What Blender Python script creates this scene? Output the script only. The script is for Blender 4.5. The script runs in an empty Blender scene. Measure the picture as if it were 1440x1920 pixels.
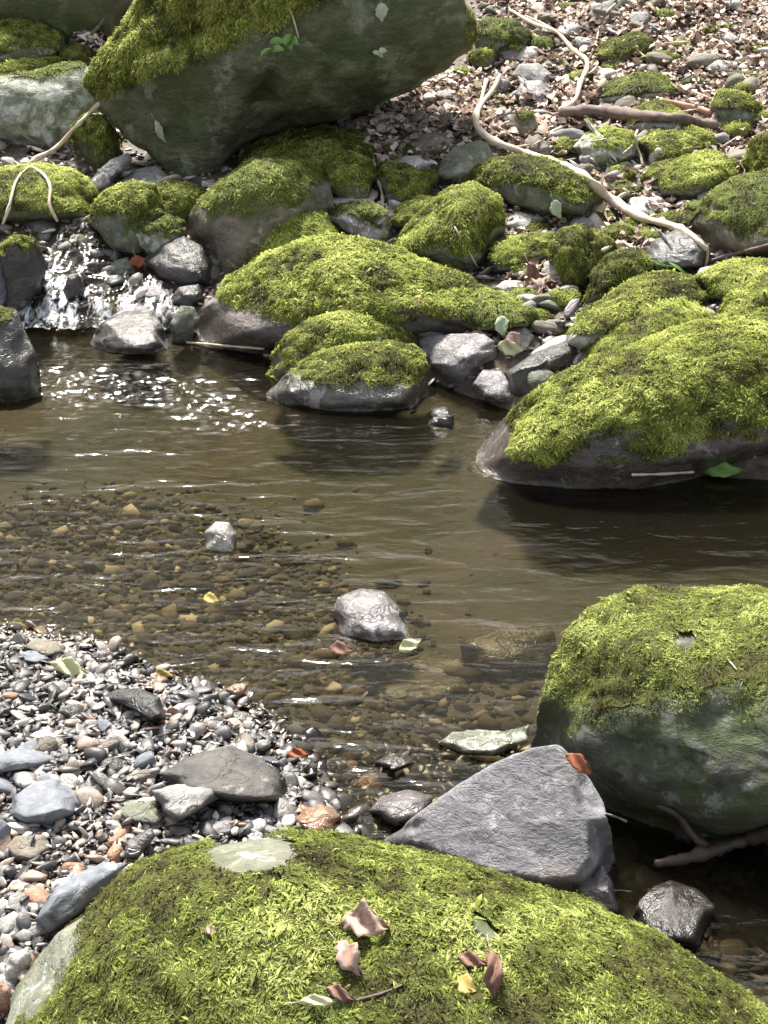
import bpy, bmesh, math, random
import numpy as np
from mathutils import Vector
from mathutils.bvhtree import BVHTree

# ------------------------------------------------------------------ camera, sky, sun
SC = bpy.context.scene
COL = SC.collection
CAM_H = 1.5
PITCH = math.radians(24.0)
FPX = 960.0 / math.tan(math.radians(19.0))      # focal length in photo pixels (1440 x 1920)
cd = bpy.data.cameras.new('camera')
cam = bpy.data.objects.new('camera', cd)
COL.objects.link(cam)
cam.location = (0, 0, CAM_H)
cam.rotation_euler = (math.radians(90) - PITCH, 0, 0)
cd.sensor_fit = 'VERTICAL'
cd.sensor_height = 24.0
cd.lens = 12.0 / math.tan(math.radians(19.0))
cd.clip_start = 0.05
cd.clip_end = 500
SC.camera = cam
SC.render.resolution_x = 768
SC.render.resolution_y = 1024

SUN_EL, SUN_AZ = math.radians(58), math.radians(-16)     # azimuth from +Y, clockwise positive
W = bpy.data.worlds.new('World')
SC.world = W
W.use_nodes = True
nt = W.node_tree
for n in list(nt.nodes):
    nt.nodes.remove(n)
sky = nt.nodes.new('ShaderNodeTexSky')
sky.sky_type = 'NISHITA'
sky.sun_disc = False
sky.sun_elevation = SUN_EL
sky.sun_rotation = SUN_AZ
sky.air_density = 1.0
sky.dust_density = 3.0
hs = nt.nodes.new('ShaderNodeHueSaturation')
hs.inputs['Saturation'].default_value = 0.35
bg = nt.nodes.new('ShaderNodeBackground')
bg.inputs['Strength'].default_value = 0.11
wo = nt.nodes.new('ShaderNodeOutputWorld')
nt.links.new(sky.outputs[0], hs.inputs['Color'])
nt.links.new(hs.outputs[0], bg.inputs[0])
nt.links.new(bg.outputs[0], wo.inputs[0])

sl = bpy.data.lights.new('sun', 'SUN')
sl.energy = 4.6
sl.angle = math.radians(9.0)
sl.color = (1.0, 0.95, 0.86)
so = bpy.data.objects.new('sun', sl)
COL.objects.link(so)
sd = Vector((math.sin(SUN_AZ) * math.cos(SUN_EL), math.cos(SUN_AZ) * math.cos(SUN_EL), math.sin(SUN_EL)))
so.rotation_euler = sd.to_track_quat('Z', 'Y').to_euler()
so.location = (0, 3, 12)
vs = SC.view_settings
vs.view_transform = 'Standard'
vs.look = 'None'
vs.gamma = 1
vs.exposure = 1.5

# ------------------------------------------------------------------ numpy helpers
RNG = np.random.default_rng(7)
FWD = np.array([0, math.cos(PITCH), -math.sin(PITCH)])
UP = np.array([0, math.sin(PITCH), math.cos(PITCH)])
RT = np.array([1.0, 0, 0])
CP = np.array([0, 0, CAM_H])


def ray(u, v):
    return FWD + RT * ((u - 720) / FPX) + UP * ((960 - v) / FPX)


def project(P):
    d = P - CP
    z = d @ FWD
    return 720 + FPX * (d @ RT) / z, 960 - FPX * (d @ UP) / z, z


def unproject(u, v, z):
    return CP + (FWD[None] + RT[None] * ((u - 720) / FPX)[:, None] + UP[None] * ((960 - v) / FPX)[:, None]) * z[:, None]


def _hash(ix, iy, iz, seed):
    h = (ix.astype(np.int64) * 374761393 + iy.astype(np.int64) * 668265263 + iz.astype(np.int64) * 2147483647 + seed * 1274126177) & 0xFFFFFFFF
    h = ((h ^ (h >> 13)) * 1274126177) & 0xFFFFFFFF
    h = ((h ^ (h >> 16)) * 2246822519) & 0xFFFFFFFF
    h = h ^ (h >> 15)
    return (h & 0xFFFF) / 65535.0 * 2 - 1


def vnoise(P, seed=0):
    i = np.floor(P).astype(np.int64)
    f = P - i
    f = f * f * f * (f * (f * 6 - 15) + 10)
    o = 0
    for dx in (0, 1):
        wx = f[:, 0] if dx else 1 - f[:, 0]
        for dy in (0, 1):
            wy = f[:, 1] if dy else 1 - f[:, 1]
            for dz in (0, 1):
                wz = f[:, 2] if dz else 1 - f[:, 2]
                o = o + _hash(i[:, 0] + dx, i[:, 1] + dy, i[:, 2] + dz, seed) * wx * wy * wz
    return o


def fbm(P, octaves=4, seed=0, gain=0.5, lac=2.03):
    a, o, s = 1.0, 0, 0
    for k in range(octaves):
        o = o + a * vnoise(P * lac ** k + 17.3 * k, seed + k)
        s += a
        a *= gain
    return o / s


def sstep(a, b, x):
    t = np.clip((x - a) / (b - a), 0, 1)
    return t * t * (3 - 2 * t)


# ------------------------------------------------------------------ terrain
def flat(u, v, z=0.0):
    d = ray(u, v)
    t = (z - CAM_H) / d[2]
    return (d[0] * t, d[1] * t)


WATER_PX = [(-500, 1150), (-100, 1185), (60, 1200), (170, 1215), (260, 1260), (330, 1290), (430, 1310), (490, 1340),
            (530, 1400), (560, 1440), (600, 1500), (640, 1560), (700, 1640), (900, 1800), (1100, 2100), (1800, 2300),
            (2100, 1400), (1900, 905), (1440, 900), (1200, 885), (1080, 860), (960, 770), (860, 735), (780, 700), (650, 668),
            (520, 655), (430, 642), (350, 625), (150, 606), (0, 600), (-300, 600)]
WPOLY = np.array([flat(*p) for p in WATER_PX])


def signed_dist(X, Y):
    """positive on land, negative over water"""
    x, y = X.ravel(), Y.ravel()
    best = np.full(x.shape, 1e9)
    inside = np.zeros(x.shape, bool)
    n = len(WPOLY)
    for i in range(n):
        a, b = WPOLY[i], WPOLY[(i + 1) % n]
        e = b - a
        t = np.clip(((x - a[0]) * e[0] + (y - a[1]) * e[1]) / (e @ e), 0, 1)
        dd = np.hypot(x - a[0] - t * e[0], y - a[1] - t * e[1])
        best = np.minimum(best, dd)
        c = (a[1] > y) != (b[1] > y)
        with np.errstate(divide='ignore', invalid='ignore'):
            xi = a[0] + (y - a[1]) / (b[1] - a[1]) * e[0]
        inside ^= c & (x < xi)
    return np.where(inside, -best, best).reshape(X.shape)


def height(X, Y):
    X = np.asarray(X, float)
    Y = np.asarray(Y, float)
    d = signed_dist(X, Y)
    back = sstep(3.05, 3.5, Y + 0.0 * X)
    dl = np.maximum(d, 0)
    near = 0.13 * (1 - np.exp(-dl / 0.25)) * 0.55 + 0.008 * dl
    far = 0.045 * (1 - np.exp(-dl / 0.05)) + 0.29 * dl
    hill = np.maximum(np.hypot(X * 0.75, np.maximum(Y - 2.0, 0)) - 7.2, 0)  # unseen steep slope, added to give the pool a dark reflection
    far = far + np.where(Y > 2, 1, 0) * (0.55 * hill * sstep(0, 6, hill) + 0.15 * np.maximum(hill - 6, 0))
    land = near * (1 - back) + far * back
    land = np.minimum(land, 34 + 0.02 * Y)
    dw = np.maximum(-d, 0)
    shal = sstep(3.3, 2.55, Y)                                    # shallower towards the gravel bar
    deep = 0.19 * (1 - np.exp(-dw / 0.28)) * (1 - 0.45 * shal)
    z = np.where(d > 0, land, -deep)
    P = np.stack([X.ravel(), Y.ravel(), 0 * X.ravel()], 1)
    n1 = fbm(P * 2.2, 3, 3).reshape(X.shape)
    n2 = fbm(P * 14, 3, 9).reshape(X.shape)
    amp = np.where(d > 0, 0.012 + 0.05 * back, 0.012)
    fade = sstep(0, 0.15, np.abs(d))
    return z + n1 * amp * fade + n2 * (0.006 + 0.006 * back * sstep(0, .2, d))


# axes graded: fine in view, coarse far out
def axis(segs):
    out = []
    for a, b, s in segs:
        out += list(np.arange(a, b, s))
    return np.array(out + [segs[-1][1]])


AX = axis([(-90, -20, 5), (-20, -6, 1), (-6, -2.6, 0.2), (-2.6, 2.6, 0.025), (2.6, 6, 0.2), (6, 20, 1), (20, 90, 5)])
AY = axis([(-60, -10, 5), (-10, 0, 1), (0, 1.0, 0.1), (1.0, 9.0, 0.025), (9, 16, 0.25), (16, 40, 1), (40, 120, 5)])
GX, GY = np.meshgrid(AX, AY)
GZ = height(GX, GY)


def hz(x, y):
    """terrain height by bilinear look-up"""
    x = np.asarray(x, float)
    y = np.asarray(y, float)
    i = np.clip(np.searchsorted(AX, x) - 1, 0, len(AX) - 2)
    j = np.clip(np.searchsorted(AY, y) - 1, 0, len(AY) - 2)
    fx = (x - AX[i]) / (AX[i + 1] - AX[i])
    fy = (y - AY[j]) / (AY[j + 1] - AY[j])
    return (GZ[j, i] * (1 - fx) * (1 - fy) + GZ[j, i + 1] * fx * (1 - fy) + GZ[j + 1, i] * (1 - fx) * fy + GZ[j + 1, i + 1] * fx * fy)


TS = np.arange(1.0, 14, 0.01)


def hit(u, v, water=True):
    """where the sight line of a photo pixel meets the ground (or the water)"""
    d = ray(u, v)
    P = CP + d[None] * TS[:, None]
    h = hz(P[:, 0], P[:, 1])
    if water:
        h = np.maximum(h, 0.0)
    k = np.argmax(P[:, 2] <= h)
    if P[k, 2] > h[k]:
        k = len(TS) - 1
    return P[k]


# ------------------------------------------------------------------ object helpers
def mesh_np(name, V, faces_list, smooth=True, attrs=None):
    """faces_list: list of int arrays (n,k)"""
    me = bpy.data.meshes.new(name)
    V = np.ascontiguousarray(V, dtype=np.float32)
    me.vertices.add(len(V))
    me.vertices.foreach_set('co', V.ravel())
    loops = np.concatenate([f.ravel() for f in faces_list]).astype(np.int32)
    starts, tot = [], 0
    for f in faces_list:
        starts.append(tot + np.arange(len(f)) * f.shape[1])
        tot += f.size
    starts = np.concatenate(starts).astype(np.int32)
    me.loops.add(len(loops))
    me.loops.foreach_set('vertex_index', loops)
    me.polygons.add(len(starts))
    me.polygons.foreach_set('loop_start', starts)
    me.update(calc_edges=True)
    me.polygons.foreach_set('use_smooth', np.full(len(starts), smooth))
    for k, a in (attrs or {}).items():
        at = me.attributes.new(k, 'FLOAT', 'POINT')
        at.data.foreach_set('value', np.ascontiguousarray(a, dtype=np.float32))
    me.update()
    return me


def link(name, me, mat, loc=(0, 0, 0), parent=None):
    o = bpy.data.objects.new(name, me)
    COL.objects.link(o)
    if mat is not None and len(me.materials) == 0:
        me.materials.append(mat)
    o.location = loc
    if parent is not None:
        o.parent = parent
    return o


def tag(o, label=None, cat=None, group=None, kind=None):
    if label:
        o['label'] = label
    if cat:
        o['category'] = cat
    if group:
        o['group'] = group
    if kind:
        o['kind'] = kind
    return o


_ico = {}


def ico(n):
    if n not in _ico:
        bm = bmesh.new()
        bmesh.ops.create_icosphere(bm, subdivisions=n, radius=1)
        V = np.array([v.co[:] for v in bm.verts])
        F = np.array([[v.index for v in f.verts] for f in bm.faces])
        bm.free()
        _ico[n] = (V, F)
    return _ico[n]


def vnormals(V, F):
    a, b, c = V[F[:, 0]], V[F[:, 1]], V[F[:, 2]]
    n = np.cross(b - a, c - a)
    N = np.zeros_like(V)
    for k in range(3):
        np.add.at(N, F[:, k], n)
    return N / (np.linalg.norm(N, axis=1, keepdims=True) + 1e-12)


# ------------------------------------------------------------------ materials
def mat(name):
    m = bpy.data.materials.new(name)
    m.use_nodes = True
    n = m.node_tree
    for x in list(n.nodes):
        n.nodes.remove(x)
    out = n.nodes.new('ShaderNodeOutputMaterial')
    return m, n, out


def N(n, t, **kw):
    x = n.nodes.new(t)
    for k, v in kw.items():
        if k.startswith('i_'):
            key = k[2:]
            x.inputs[int(key) if key.isdigit() else key.replace('_', ' ')].default_value = v
        else:
            setattr(x, k, v)
    return x


def ramp(n, src, stops, interp='LINEAR'):
    r = n.nodes.new('ShaderNodeValToRGB')
    r.color_ramp.interpolation = interp
    el = r.color_ramp.elements
    while len(el) < len(stops):
        el.new(0.5)
    for e, (p, c) in zip(el, stops):
        e.position = p
        e.color = (*c, 1) if len(c) == 3 else c
    n.links.new(src, r.inputs[0])
    return r.outputs[0]


def math_n(n, op, a, b=None, clamp=False):
    x = n.nodes.new('ShaderNodeMath')
    x.operation = op
    x.use_clamp = clamp
    for i, s in enumerate((a, b)):
        if s is None:
            continue
        if isinstance(s, (int, float)):
            x.inputs[i].default_value = s
        else:
            n.links.new(s, x.inputs[i])
    return x.outputs[0]


def mixc(n, fac, a, b, mode='MIX'):
    x = n.nodes.new('ShaderNodeMix')
    x.data_type = 'RGBA'
    x.blend_type = mode
    for i, s in ((0, fac), (6, a), (7, b)):
        if isinstance(s, (int, float)):
            x.inputs[i].default_value = s
        elif isinstance(s, tuple):
            x.inputs[i].default_value = (*s, 1)
        else:
            n.links.new(s, x.inputs[i])
    return x.outputs[2]


def noise(n, vec, scale, detail=4, rough=0.55, dist=0.0):
    x = N(n, 'ShaderNodeTexNoise')
    x.inputs['Scale'].default_value = scale
    x.inputs['Detail'].default_value = detail
    x.inputs['Roughness'].default_value = rough
    x.inputs['Distortion'].default_value = dist
    if vec is not None:
        n.links.new(vec, x.inputs['Vector'])
    return x.outputs[0]


def rock_mat(name, ca, cb, cl=None, lichen=0.0, rough=0.8, wet=0.05, green=0.0, scale=1.0, bump=0.5, tint=None, crk=.3):
    """stone: two-tone base, fine grain, pale lichen blotches, green film, dark wet band by the water line"""
    m, n, out = mat(name)
    tc = N(n, 'ShaderNodeTexCoord')
    v = tc.outputs['Object']
    mp = N(n, 'ShaderNodeMapping')
    mp.inputs['Scale'].default_value = (1, 1, 2.2)
    mp.inputs['Rotation'].default_value = (0.3, 0.4, 0.2)
    n.links.new(v, mp.inputs[0])
    big = noise(n, mp.outputs[0], 6 * scale, 6, 0.62, 0.6)
    fine = noise(n, v, 60 * scale, 5, 0.7)
    mid = noise(n, mp.outputs[0], 20 * scale, 6, 0.68, 0.25)
    c = ramp(n, big, [(0.32, ca), (0.68, cb)])
    c = mixc(n, 0.55, c, ramp(n, fine, [(0.3, (.25, .25, .25)), (0.7, (.78, .78, .78))]), 'OVERLAY')
    c = mixc(n, 0.35, c, ramp(n, mid, [(0.35, (.3, .3, .3)), (0.65, (.7, .7, .7))]), 'OVERLAY')
    if tint:
        t = noise(n, v, 4.5 * scale, 3, 0.5)
        c = mixc(n, ramp(n, t, [(0.55, (0, 0, 0)), (0.7, (0.6, 0.6, 0.6))]), c, tint)
    if lichen > 0:
        li = noise(n, v, 13 * scale, 6, 0.7, 0.4)
        c = mixc(n, ramp(n, li, [(0.62 - 0.25 * lichen, (0, 0, 0)), (0.68 - 0.25 * lichen, (1, 1, 1))]), c, cl or (0.5, 0.52, 0.46))
    if green > 0:
        g = noise(n, v, 9 * scale, 6, 0.7, 0.5)
        c = mixc(n, ramp(n, g, [(0.6 - 0.3 * green, (0, 0, 0)), (0.75 - 0.25 * green, (.8, .8, .8))]), c, (0.055, 0.075, 0.02))
    bs = N(n, 'ShaderNodeBsdfPrincipled')
    geo = N(n, 'ShaderNodeNewGeometry')
    sx = N(n, 'ShaderNodeSeparateXYZ')
    n.links.new(geo.outputs['Position'], sx.inputs[0])
    wn = noise(n, v, 10, 3)
    zz = math_n(n, 'SUBTRACT', sx.outputs[2], math_n(n, 'MULTIPLY', wn, 0.05))
    wetf = N(n, 'ShaderNodeMapRange')
    wetf.inputs[1].default_value = wet - 0.02
    wetf.inputs[2].default_value = wet - 0.035
    n.links.new(zz, wetf.inputs[0])
    wf = wetf.outputs[0]
    c = mixc(n, math_n(n, 'MULTIPLY', wf, 0.55), c, mixc(n, 1.0, c, (0.35, 0.33, 0.3), 'MULTIPLY'))
    n.links.new(c, bs.inputs['Base Color'])
    n.links.new(math_n(n, 'SUBTRACT', rough, math_n(n, 'MULTIPLY', wf, rough - 0.22)), bs.inputs['Roughness'])
    hsum = math_n(n, 'ADD', math_n(n, 'MULTIPLY', mid, 1.0), math_n(n, 'MULTIPLY', fine, 0.35))
    vo = N(n, 'ShaderNodeTexVoronoi')
    vo.feature = 'DISTANCE_TO_EDGE'
    vo.inputs['Scale'].default_value = 5 * scale
    wv = N(n, 'ShaderNodeVectorMath')
    wv.operation = 'ADD'
    nz = N(n, 'ShaderNodeTexNoise')
    nz.inputs['Scale'].default_value = 5 * scale
    nz.inputs['Detail'].default_value = 4
    n.links.new(mp.outputs[0], nz.inputs['Vector'])
    n.links.new(mp.outputs[0], wv.inputs[0])
    n.links.new(nz.outputs['Color'], wv.inputs[1])
    n.links.new(wv.outputs[0], vo.inputs['Vector'])
    crack = ramp(n, vo.outputs['Distance'], [(0.0, (0, 0, 0)), (0.03, (1, 1, 1))])
    hsum = math_n(n, 'ADD', hsum, math_n(n, 'MULTIPLY', crack, crk))
    bp = N(n, 'ShaderNodeBump')
    bp.inputs['Strength'].default_value = bump
    bp.inputs['Distance'].default_value = 0.02 / scale
    n.links.new(hsum, bp.inputs['Height'])
    n.links.new(bp.outputs[0], bs.inputs['Normal'])
    n.links.new(bs.outputs[0], out.inputs[0])
    return m


M = {}
M['grey'] = rock_mat('grey_stone', (.12, .115, .11), (.28, .27, .26), lichen=.3, cl=(.4, .4, .37))
M['greygreen'] = rock_mat('grey_stone_green_film', (.07, .072, .06), (.2, .2, .17), lichen=.35, cl=(.3, .31, .25), green=.65)
M['dark'] = rock_mat('dark_wet_stone', (.025, .024, .024), (.09, .085, .08), rough=.38, lichen=.1, cl=(.22, .22, .2))
M['darkgreen'] = rock_mat('green_stone_painted_shade', (.03, .033, .022), (.085, .09, .05), rough=.75, lichen=.28, cl=(.15, .17, .1), green=.7, scale=.7)  # green stone with shade put into its dark colour
M['brown'] = rock_mat('brown_stone', (.09, .075, .06), (.2, .175, .14), lichen=.25, cl=(.3, .29, .22), green=.4)
M['pale'] = rock_mat('pale_stone', (.24, .23, .215), (.42, .41, .385), lichen=.35, cl=(.54, .54, .52))
M['palegreen'] = rock_mat('pale_lichen_stone', (.13, .14, .11), (.3, .31, .26), lichen=.6, cl=(.45, .47, .42), green=.5)
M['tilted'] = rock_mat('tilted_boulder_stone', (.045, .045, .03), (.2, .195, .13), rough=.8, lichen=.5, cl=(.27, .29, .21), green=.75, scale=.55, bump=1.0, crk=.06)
M['charcoal'] = rock_mat('charcoal_stone', (.03, .028, .027), (.1, .092, .086), rough=.75, lichen=.1, cl=(.2, .19, .18))
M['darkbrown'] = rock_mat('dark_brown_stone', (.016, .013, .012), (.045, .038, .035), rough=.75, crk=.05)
M['toe'] = rock_mat('brown_grey_waterline_stone', (.055, .048, .043), (.14, .12, .11), rough=.6, lichen=.2, cl=(.24, .22, .21), wet=.1, crk=.1)
M['flank'] = rock_mat('olive_grey_boulder_stone', (.085, .085, .062), (.17, .175, .135), lichen=.2, cl=(.3, .34, .32), green=.5)
M['slab'] = rock_mat('slate_grey_slab', (.095, .092, .1), (.19, .185, .2), lichen=.25, cl=(.27, .26, .27), tint=(.25, .18, .155), bump=.55, scale=1.2, crk=.12)
M['purple'] = rock_mat('purplish_stone', (.1, .09, .095), (.24, .22, .225), lichen=.3, cl=(.42, .41, .42), rough=.55)
M['blue'] = rock_mat('bluish_slate', (.085, .095, .11), (.19, .2, .225), lichen=.2, cl=(.3, .31, .33), bump=.3)
M['black'] = rock_mat('black_stone', (.012, .012, .012), (.035, .034, .034), rough=.5)
M['boulder'] = rock_mat('grey_green_boulder_stone', (.03, .031, .027), (.095, .095, .086), lichen=.4, cl=(.17, .175, .16), green=.7, rough=.85, scale=1.5, crk=.04, bump=1.0)
M['shore'] = rock_mat('grey_stone_by_pool', (.06, .055, .052), (.16, .15, .145), rough=.5, crk=.12, lichen=.3, cl=(.33, .33, .33), wet=.12)
M['rust'] = rock_mat('rust_brown_stone', (.2, .1, .06), (.38, .24, .16), lichen=.1)


def pebble_mat(name, stops, wetz=0.012, rough=.5):
    m, n, out = mat(name)
    at = N(n, 'ShaderNodeAttribute')
    at.attribute_name = 'tone'
    geo = N(n, 'ShaderNodeNewGeometry')
    c = ramp(n, at.outputs['Fac'], stops)
    f = noise(n, geo.outputs['Position'], 160, 4, .7)
    c = mixc(n, .5, c, ramp(n, f, [(.3, (.25, .25, .25)), (.7, (.8, .8, .8))]), 'OVERLAY')
    sx = N(n, 'ShaderNodeSeparateXYZ')
    n.links.new(geo.outputs['Position'], sx.inputs[0])
    zz = math_n(n, 'SUBTRACT', sx.outputs[2], math_n(n, 'MULTIPLY', noise(n, geo.outputs['Position'], 9, 3), 0.03))
    wf = N(n, 'ShaderNodeMapRange')
    wf.inputs[1].default_value = wetz
    wf.inputs[2].default_value = wetz - 0.012
    n.links.new(zz, wf.inputs[0])
    c = mixc(n, math_n(n, 'MULTIPLY', wf.outputs[0], .75), c, mixc(n, 1.0, c, (.36, .3, .22), 'MULTIPLY'))
    bs = N(n, 'ShaderNodeBsdfPrincipled')
    n.links.new(c, bs.inputs['Base Color'])
    n.links.new(math_n(n, 'SUBTRACT', rough, math_n(n, 'MULTIPLY', wf.outputs[0], rough - .2)), bs.inputs['Roughness'])
    bp = N(n, 'ShaderNodeBump')
    bp.inputs['Strength'].default_value = .3
    bp.inputs['Distance'].default_value = .004
    n.links.new(f, bp.inputs['Height'])
    n.links.new(bp.outputs[0], bs.inputs['Normal'])
    n.links.new(bs.outputs[0], out.inputs[0])
    return m


M['gravel'] = pebble_mat('river_gravel', [(0, (.02, .019, .019)), (.25, (.05, .047, .048)), (.5, (.11, .104, .104)), (.68, (.19, .18, .172)),
                                         (.76, (.27, .22, .18)), (.83, (.26, .165, .12)), (.9, (.4, .38, .36)), (1, (.56, .53, .49))])
M['bedstone'] = pebble_mat('pool_bed_pebbles', rough=.9, stops= [(0, (.02, .017, .011)), (.35, (.05, .04, .028)), (.7, (.1, .08, .056)), (.9, (.17, .14, .1)), (1, (.42, .36, .26))], wetz=-1)
M['rubble'] = pebble_mat('bank_rubble_stone', [(0, (.06, .055, .05)), (.3, (.16, .145, .13)), (.6, (.3, .27, .24)), (.85, (.42, .36, .32)), (1, (.6, .57, .54))], wetz=.0)


def leafy_mat(name, stops, transl=.3, rough=.6):
    m, n, out = mat(name)
    at = N(n, 'ShaderNodeAttribute')
    at.attribute_name = 'tone'
    fac = at.outputs['Fac']
    nrm_ = None
    if name.startswith('moss'):
        g_ = N(n, 'ShaderNodeNewGeometry')
        f_ = noise(n, g_.outputs['Position'], 260, 4, .7)
        fac = math_n(n, 'ADD', fac, math_n(n, 'MULTIPLY', math_n(n, 'SUBTRACT', f_, .5), .55))
        b_ = N(n, 'ShaderNodeBump')
        b_.inputs['Strength'].default_value = .7
        b_.inputs['Distance'].default_value = .004
        n.links.new(f_, b_.inputs['Height'])
        nrm_ = b_.outputs[0]
    elif name != 'leaf_litter':
        tc_ = N(n, 'ShaderNodeTexCoord')
        f_ = noise(n, tc_.outputs['Object'], 150, 5, .75)
        fac = math_n(n, 'ADD', fac, math_n(n, 'MULTIPLY', math_n(n, 'SUBTRACT', f_, .5), 1.6))
    c = ramp(n, fac, stops)
    bs = N(n, 'ShaderNodeBsdfPrincipled')
    if nrm_:
        n.links.new(nrm_, bs.inputs['Normal'])
    bs.inputs['Roughness'].default_value = rough
    bs.inputs['Specular IOR Level'].default_value = .12
    n.links.new(c, bs.inputs['Base Color'])
    tr = N(n, 'ShaderNodeBsdfTranslucent')
    n.links.new(c, tr.inputs[0])
    mx = N(n, 'ShaderNodeMixShader')
    mx.inputs[0].default_value = transl
    n.links.new(bs.outputs[0], mx.inputs[1])
    n.links.new(tr.outputs[0], mx.inputs[2])
    n.links.new(mx.outputs[0], out.inputs[0])
    return m


M['moss'] = leafy_mat('moss', [(0, (.02, .022, .008)), (.2, (.065, .072, .016)), (.32, (.12, .115, .035)), (.5, (.22, .27, .045)), (.8, (.42, .48, .1)), (1, (.56, .6, .2))], .38)
M['moss_dull'] = leafy_mat('moss_dull', [(0, (.02, .02, .009)), (.3, (.055, .06, .018)), (.6, (.12, .15, .03)), (1, (.26, .3, .07))], .2)
M['moss_front'] = leafy_mat('moss_leafy', [(0, (.014, .015, .006)), (.18, (.045, .05, .014)), (.28, (.085, .075, .03)), (.5, (.14, .175, .035)), (.8, (.29, .35, .07)), (1, (.48, .52, .18))], .38)
M['litter'] = leafy_mat('leaf_litter', [(0, (.07, .05, .04)), (.25, (.22, .15, .12)), (.5, (.4, .29, .24)), (.75, (.55, .45, .38)), (.92, (.7, .64, .56)), (1, (.5, .44, .26))], .15, .7)
M['tanleaf'] = leafy_mat('dry_tan_leaf', [(0, (.22, .14, .11)), (.5, (.42, .29, .23)), (1, (.6, .47, .4))], .2)
M['brownleaf'] = leafy_mat('dry_brown_leaf', [(0, (.12, .06, .045)), (1, (.3, .18, .14))], .2)
M['orangeleaf'] = leafy_mat('orange_leaf', [(0, (.16, .05, .025)), (1, (.4, .15, .08))], .2)
M['yellowleaf'] = leafy_mat('yellow_leaf', [(0, (.4, .28, .07)), (1, (.62, .5, .2))], .2)
M['creamleaf'] = leafy_mat('pale_cream_leaf', [(0, (.45, .45, .25)), (1, (.65, .65, .42))], .2)
M['greenleaf'] = leafy_mat('fresh_green_leaf', [(0, (.09, .2, .04)), (1, (.28, .45, .14))], .3)
M['paleleaf'] = leafy_mat('pale_green_leaf', [(0, (.34, .42, .28)), (1, (.55, .6, .46))], .3)


def wood_mat(name, a, b, rough=.75):
    m, n, out = mat(name)
    tc = N(n, 'ShaderNodeTexCoord')
    f = noise(n, tc.outputs['Object'], 22, 5, .7, .5)
    g = noise(n, tc.outputs['Object'], 130, 3, .7)
    c = ramp(n, f, [(.3, a), (.7, b)])
    c = mixc(n, .4, c, ramp(n, g, [(.3, (.3, .3, .3)), (.7, (.7, .7, .7))]), 'OVERLAY')
    bs = N(n, 'ShaderNodeBsdfPrincipled')
    bs.inputs['Roughness'].default_value = rough
    n.links.new(c, bs.inputs['Base Color'])
    bp = N(n, 'ShaderNodeBump')
    bp.inputs['Strength'].default_value = .5
    bp.inputs['Distance'].default_value = .004
    n.links.new(g, bp.inputs['Height'])
    n.links.new(bp.outputs[0], bs.inputs['Normal'])
    n.links.new(bs.outputs[0], out.inputs[0])
    return m


M['palewood'] = wood_mat('bleached_wood', (.36, .29, .21), (.58, .5, .4))
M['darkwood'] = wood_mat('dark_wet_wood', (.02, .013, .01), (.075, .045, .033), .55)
M['logwood'] = wood_mat('rotten_log_wood', (.05, .035, .03), (.2, .14, .115))
M['redwood'] = wood_mat('reddish_wood', (.3, .15, .09), (.48, .28, .19))


def ground_mat():
    m, n, out = mat('forest_floor_and_streambed')
    geo = N(n, 'ShaderNodeNewGeometry')
    p = geo.outputs['Position']
    sx = N(n, 'ShaderNodeSeparateXYZ')
    n.links.new(p, sx.inputs[0])
    a = noise(n, p, 3.0, 5, .6)
    b = noise(n, p, 30, 5, .7)
    earth = ramp(n, b, [(.3, (.035, .026, .018)), (.55, (.1, .075, .055)), (.75, (.2, .15, .115))])
    added_hill_col = ramp(n, noise(n, p, .8, 8, .75), [(.35, (.012, .018, .006)), (.6, (.045, .06, .018)), (.75, (.09, .09, .035))])  # dark woodland colour of the added slope, for the water to mirror
    bed = ramp(n, a, [(.3, (.02, .021, .012)), (.5, (.038, .037, .021)), (.7, (.068, .05, .036))])
    bed = mixc(n, .6, bed, ramp(n, b, [(.3, (.3, .3, .3)), (.7, (.7, .7, .7))]), 'OVERLAY')
    f = N(n, 'ShaderNodeMapRange')
    f.inputs[1].default_value = -.004
    f.inputs[2].default_value = .03
    n.links.new(sx.outputs[2], f.inputs[0])
    c = mixc(n, f.outputs[0], bed, earth)
    f2 = N(n, 'ShaderNodeMapRange')
    f2.inputs[1].default_value = 1.0
    f2.inputs[2].default_value = 2.2
    n.links.new(sx.outputs[2], f2.inputs[0])
    c = mixc(n, f2.outputs[0], c, added_hill_col)
    bs = N(n, 'ShaderNodeBsdfPrincipled')
    n.links.new(c, bs.inputs['Base Color'])
    bs.inputs['Roughness'].default_value = .8
    bp = N(n, 'ShaderNodeBump')
    bp.inputs['Strength'].default_value = .6
    bp.inputs['Distance'].default_value = .015
    n.links.new(b, bp.inputs['Height'])
    n.links.new(bp.outputs[0], bs.inputs['Normal'])
    n.links.new(bs.outputs[0], out.inputs[0])
    return m


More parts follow.
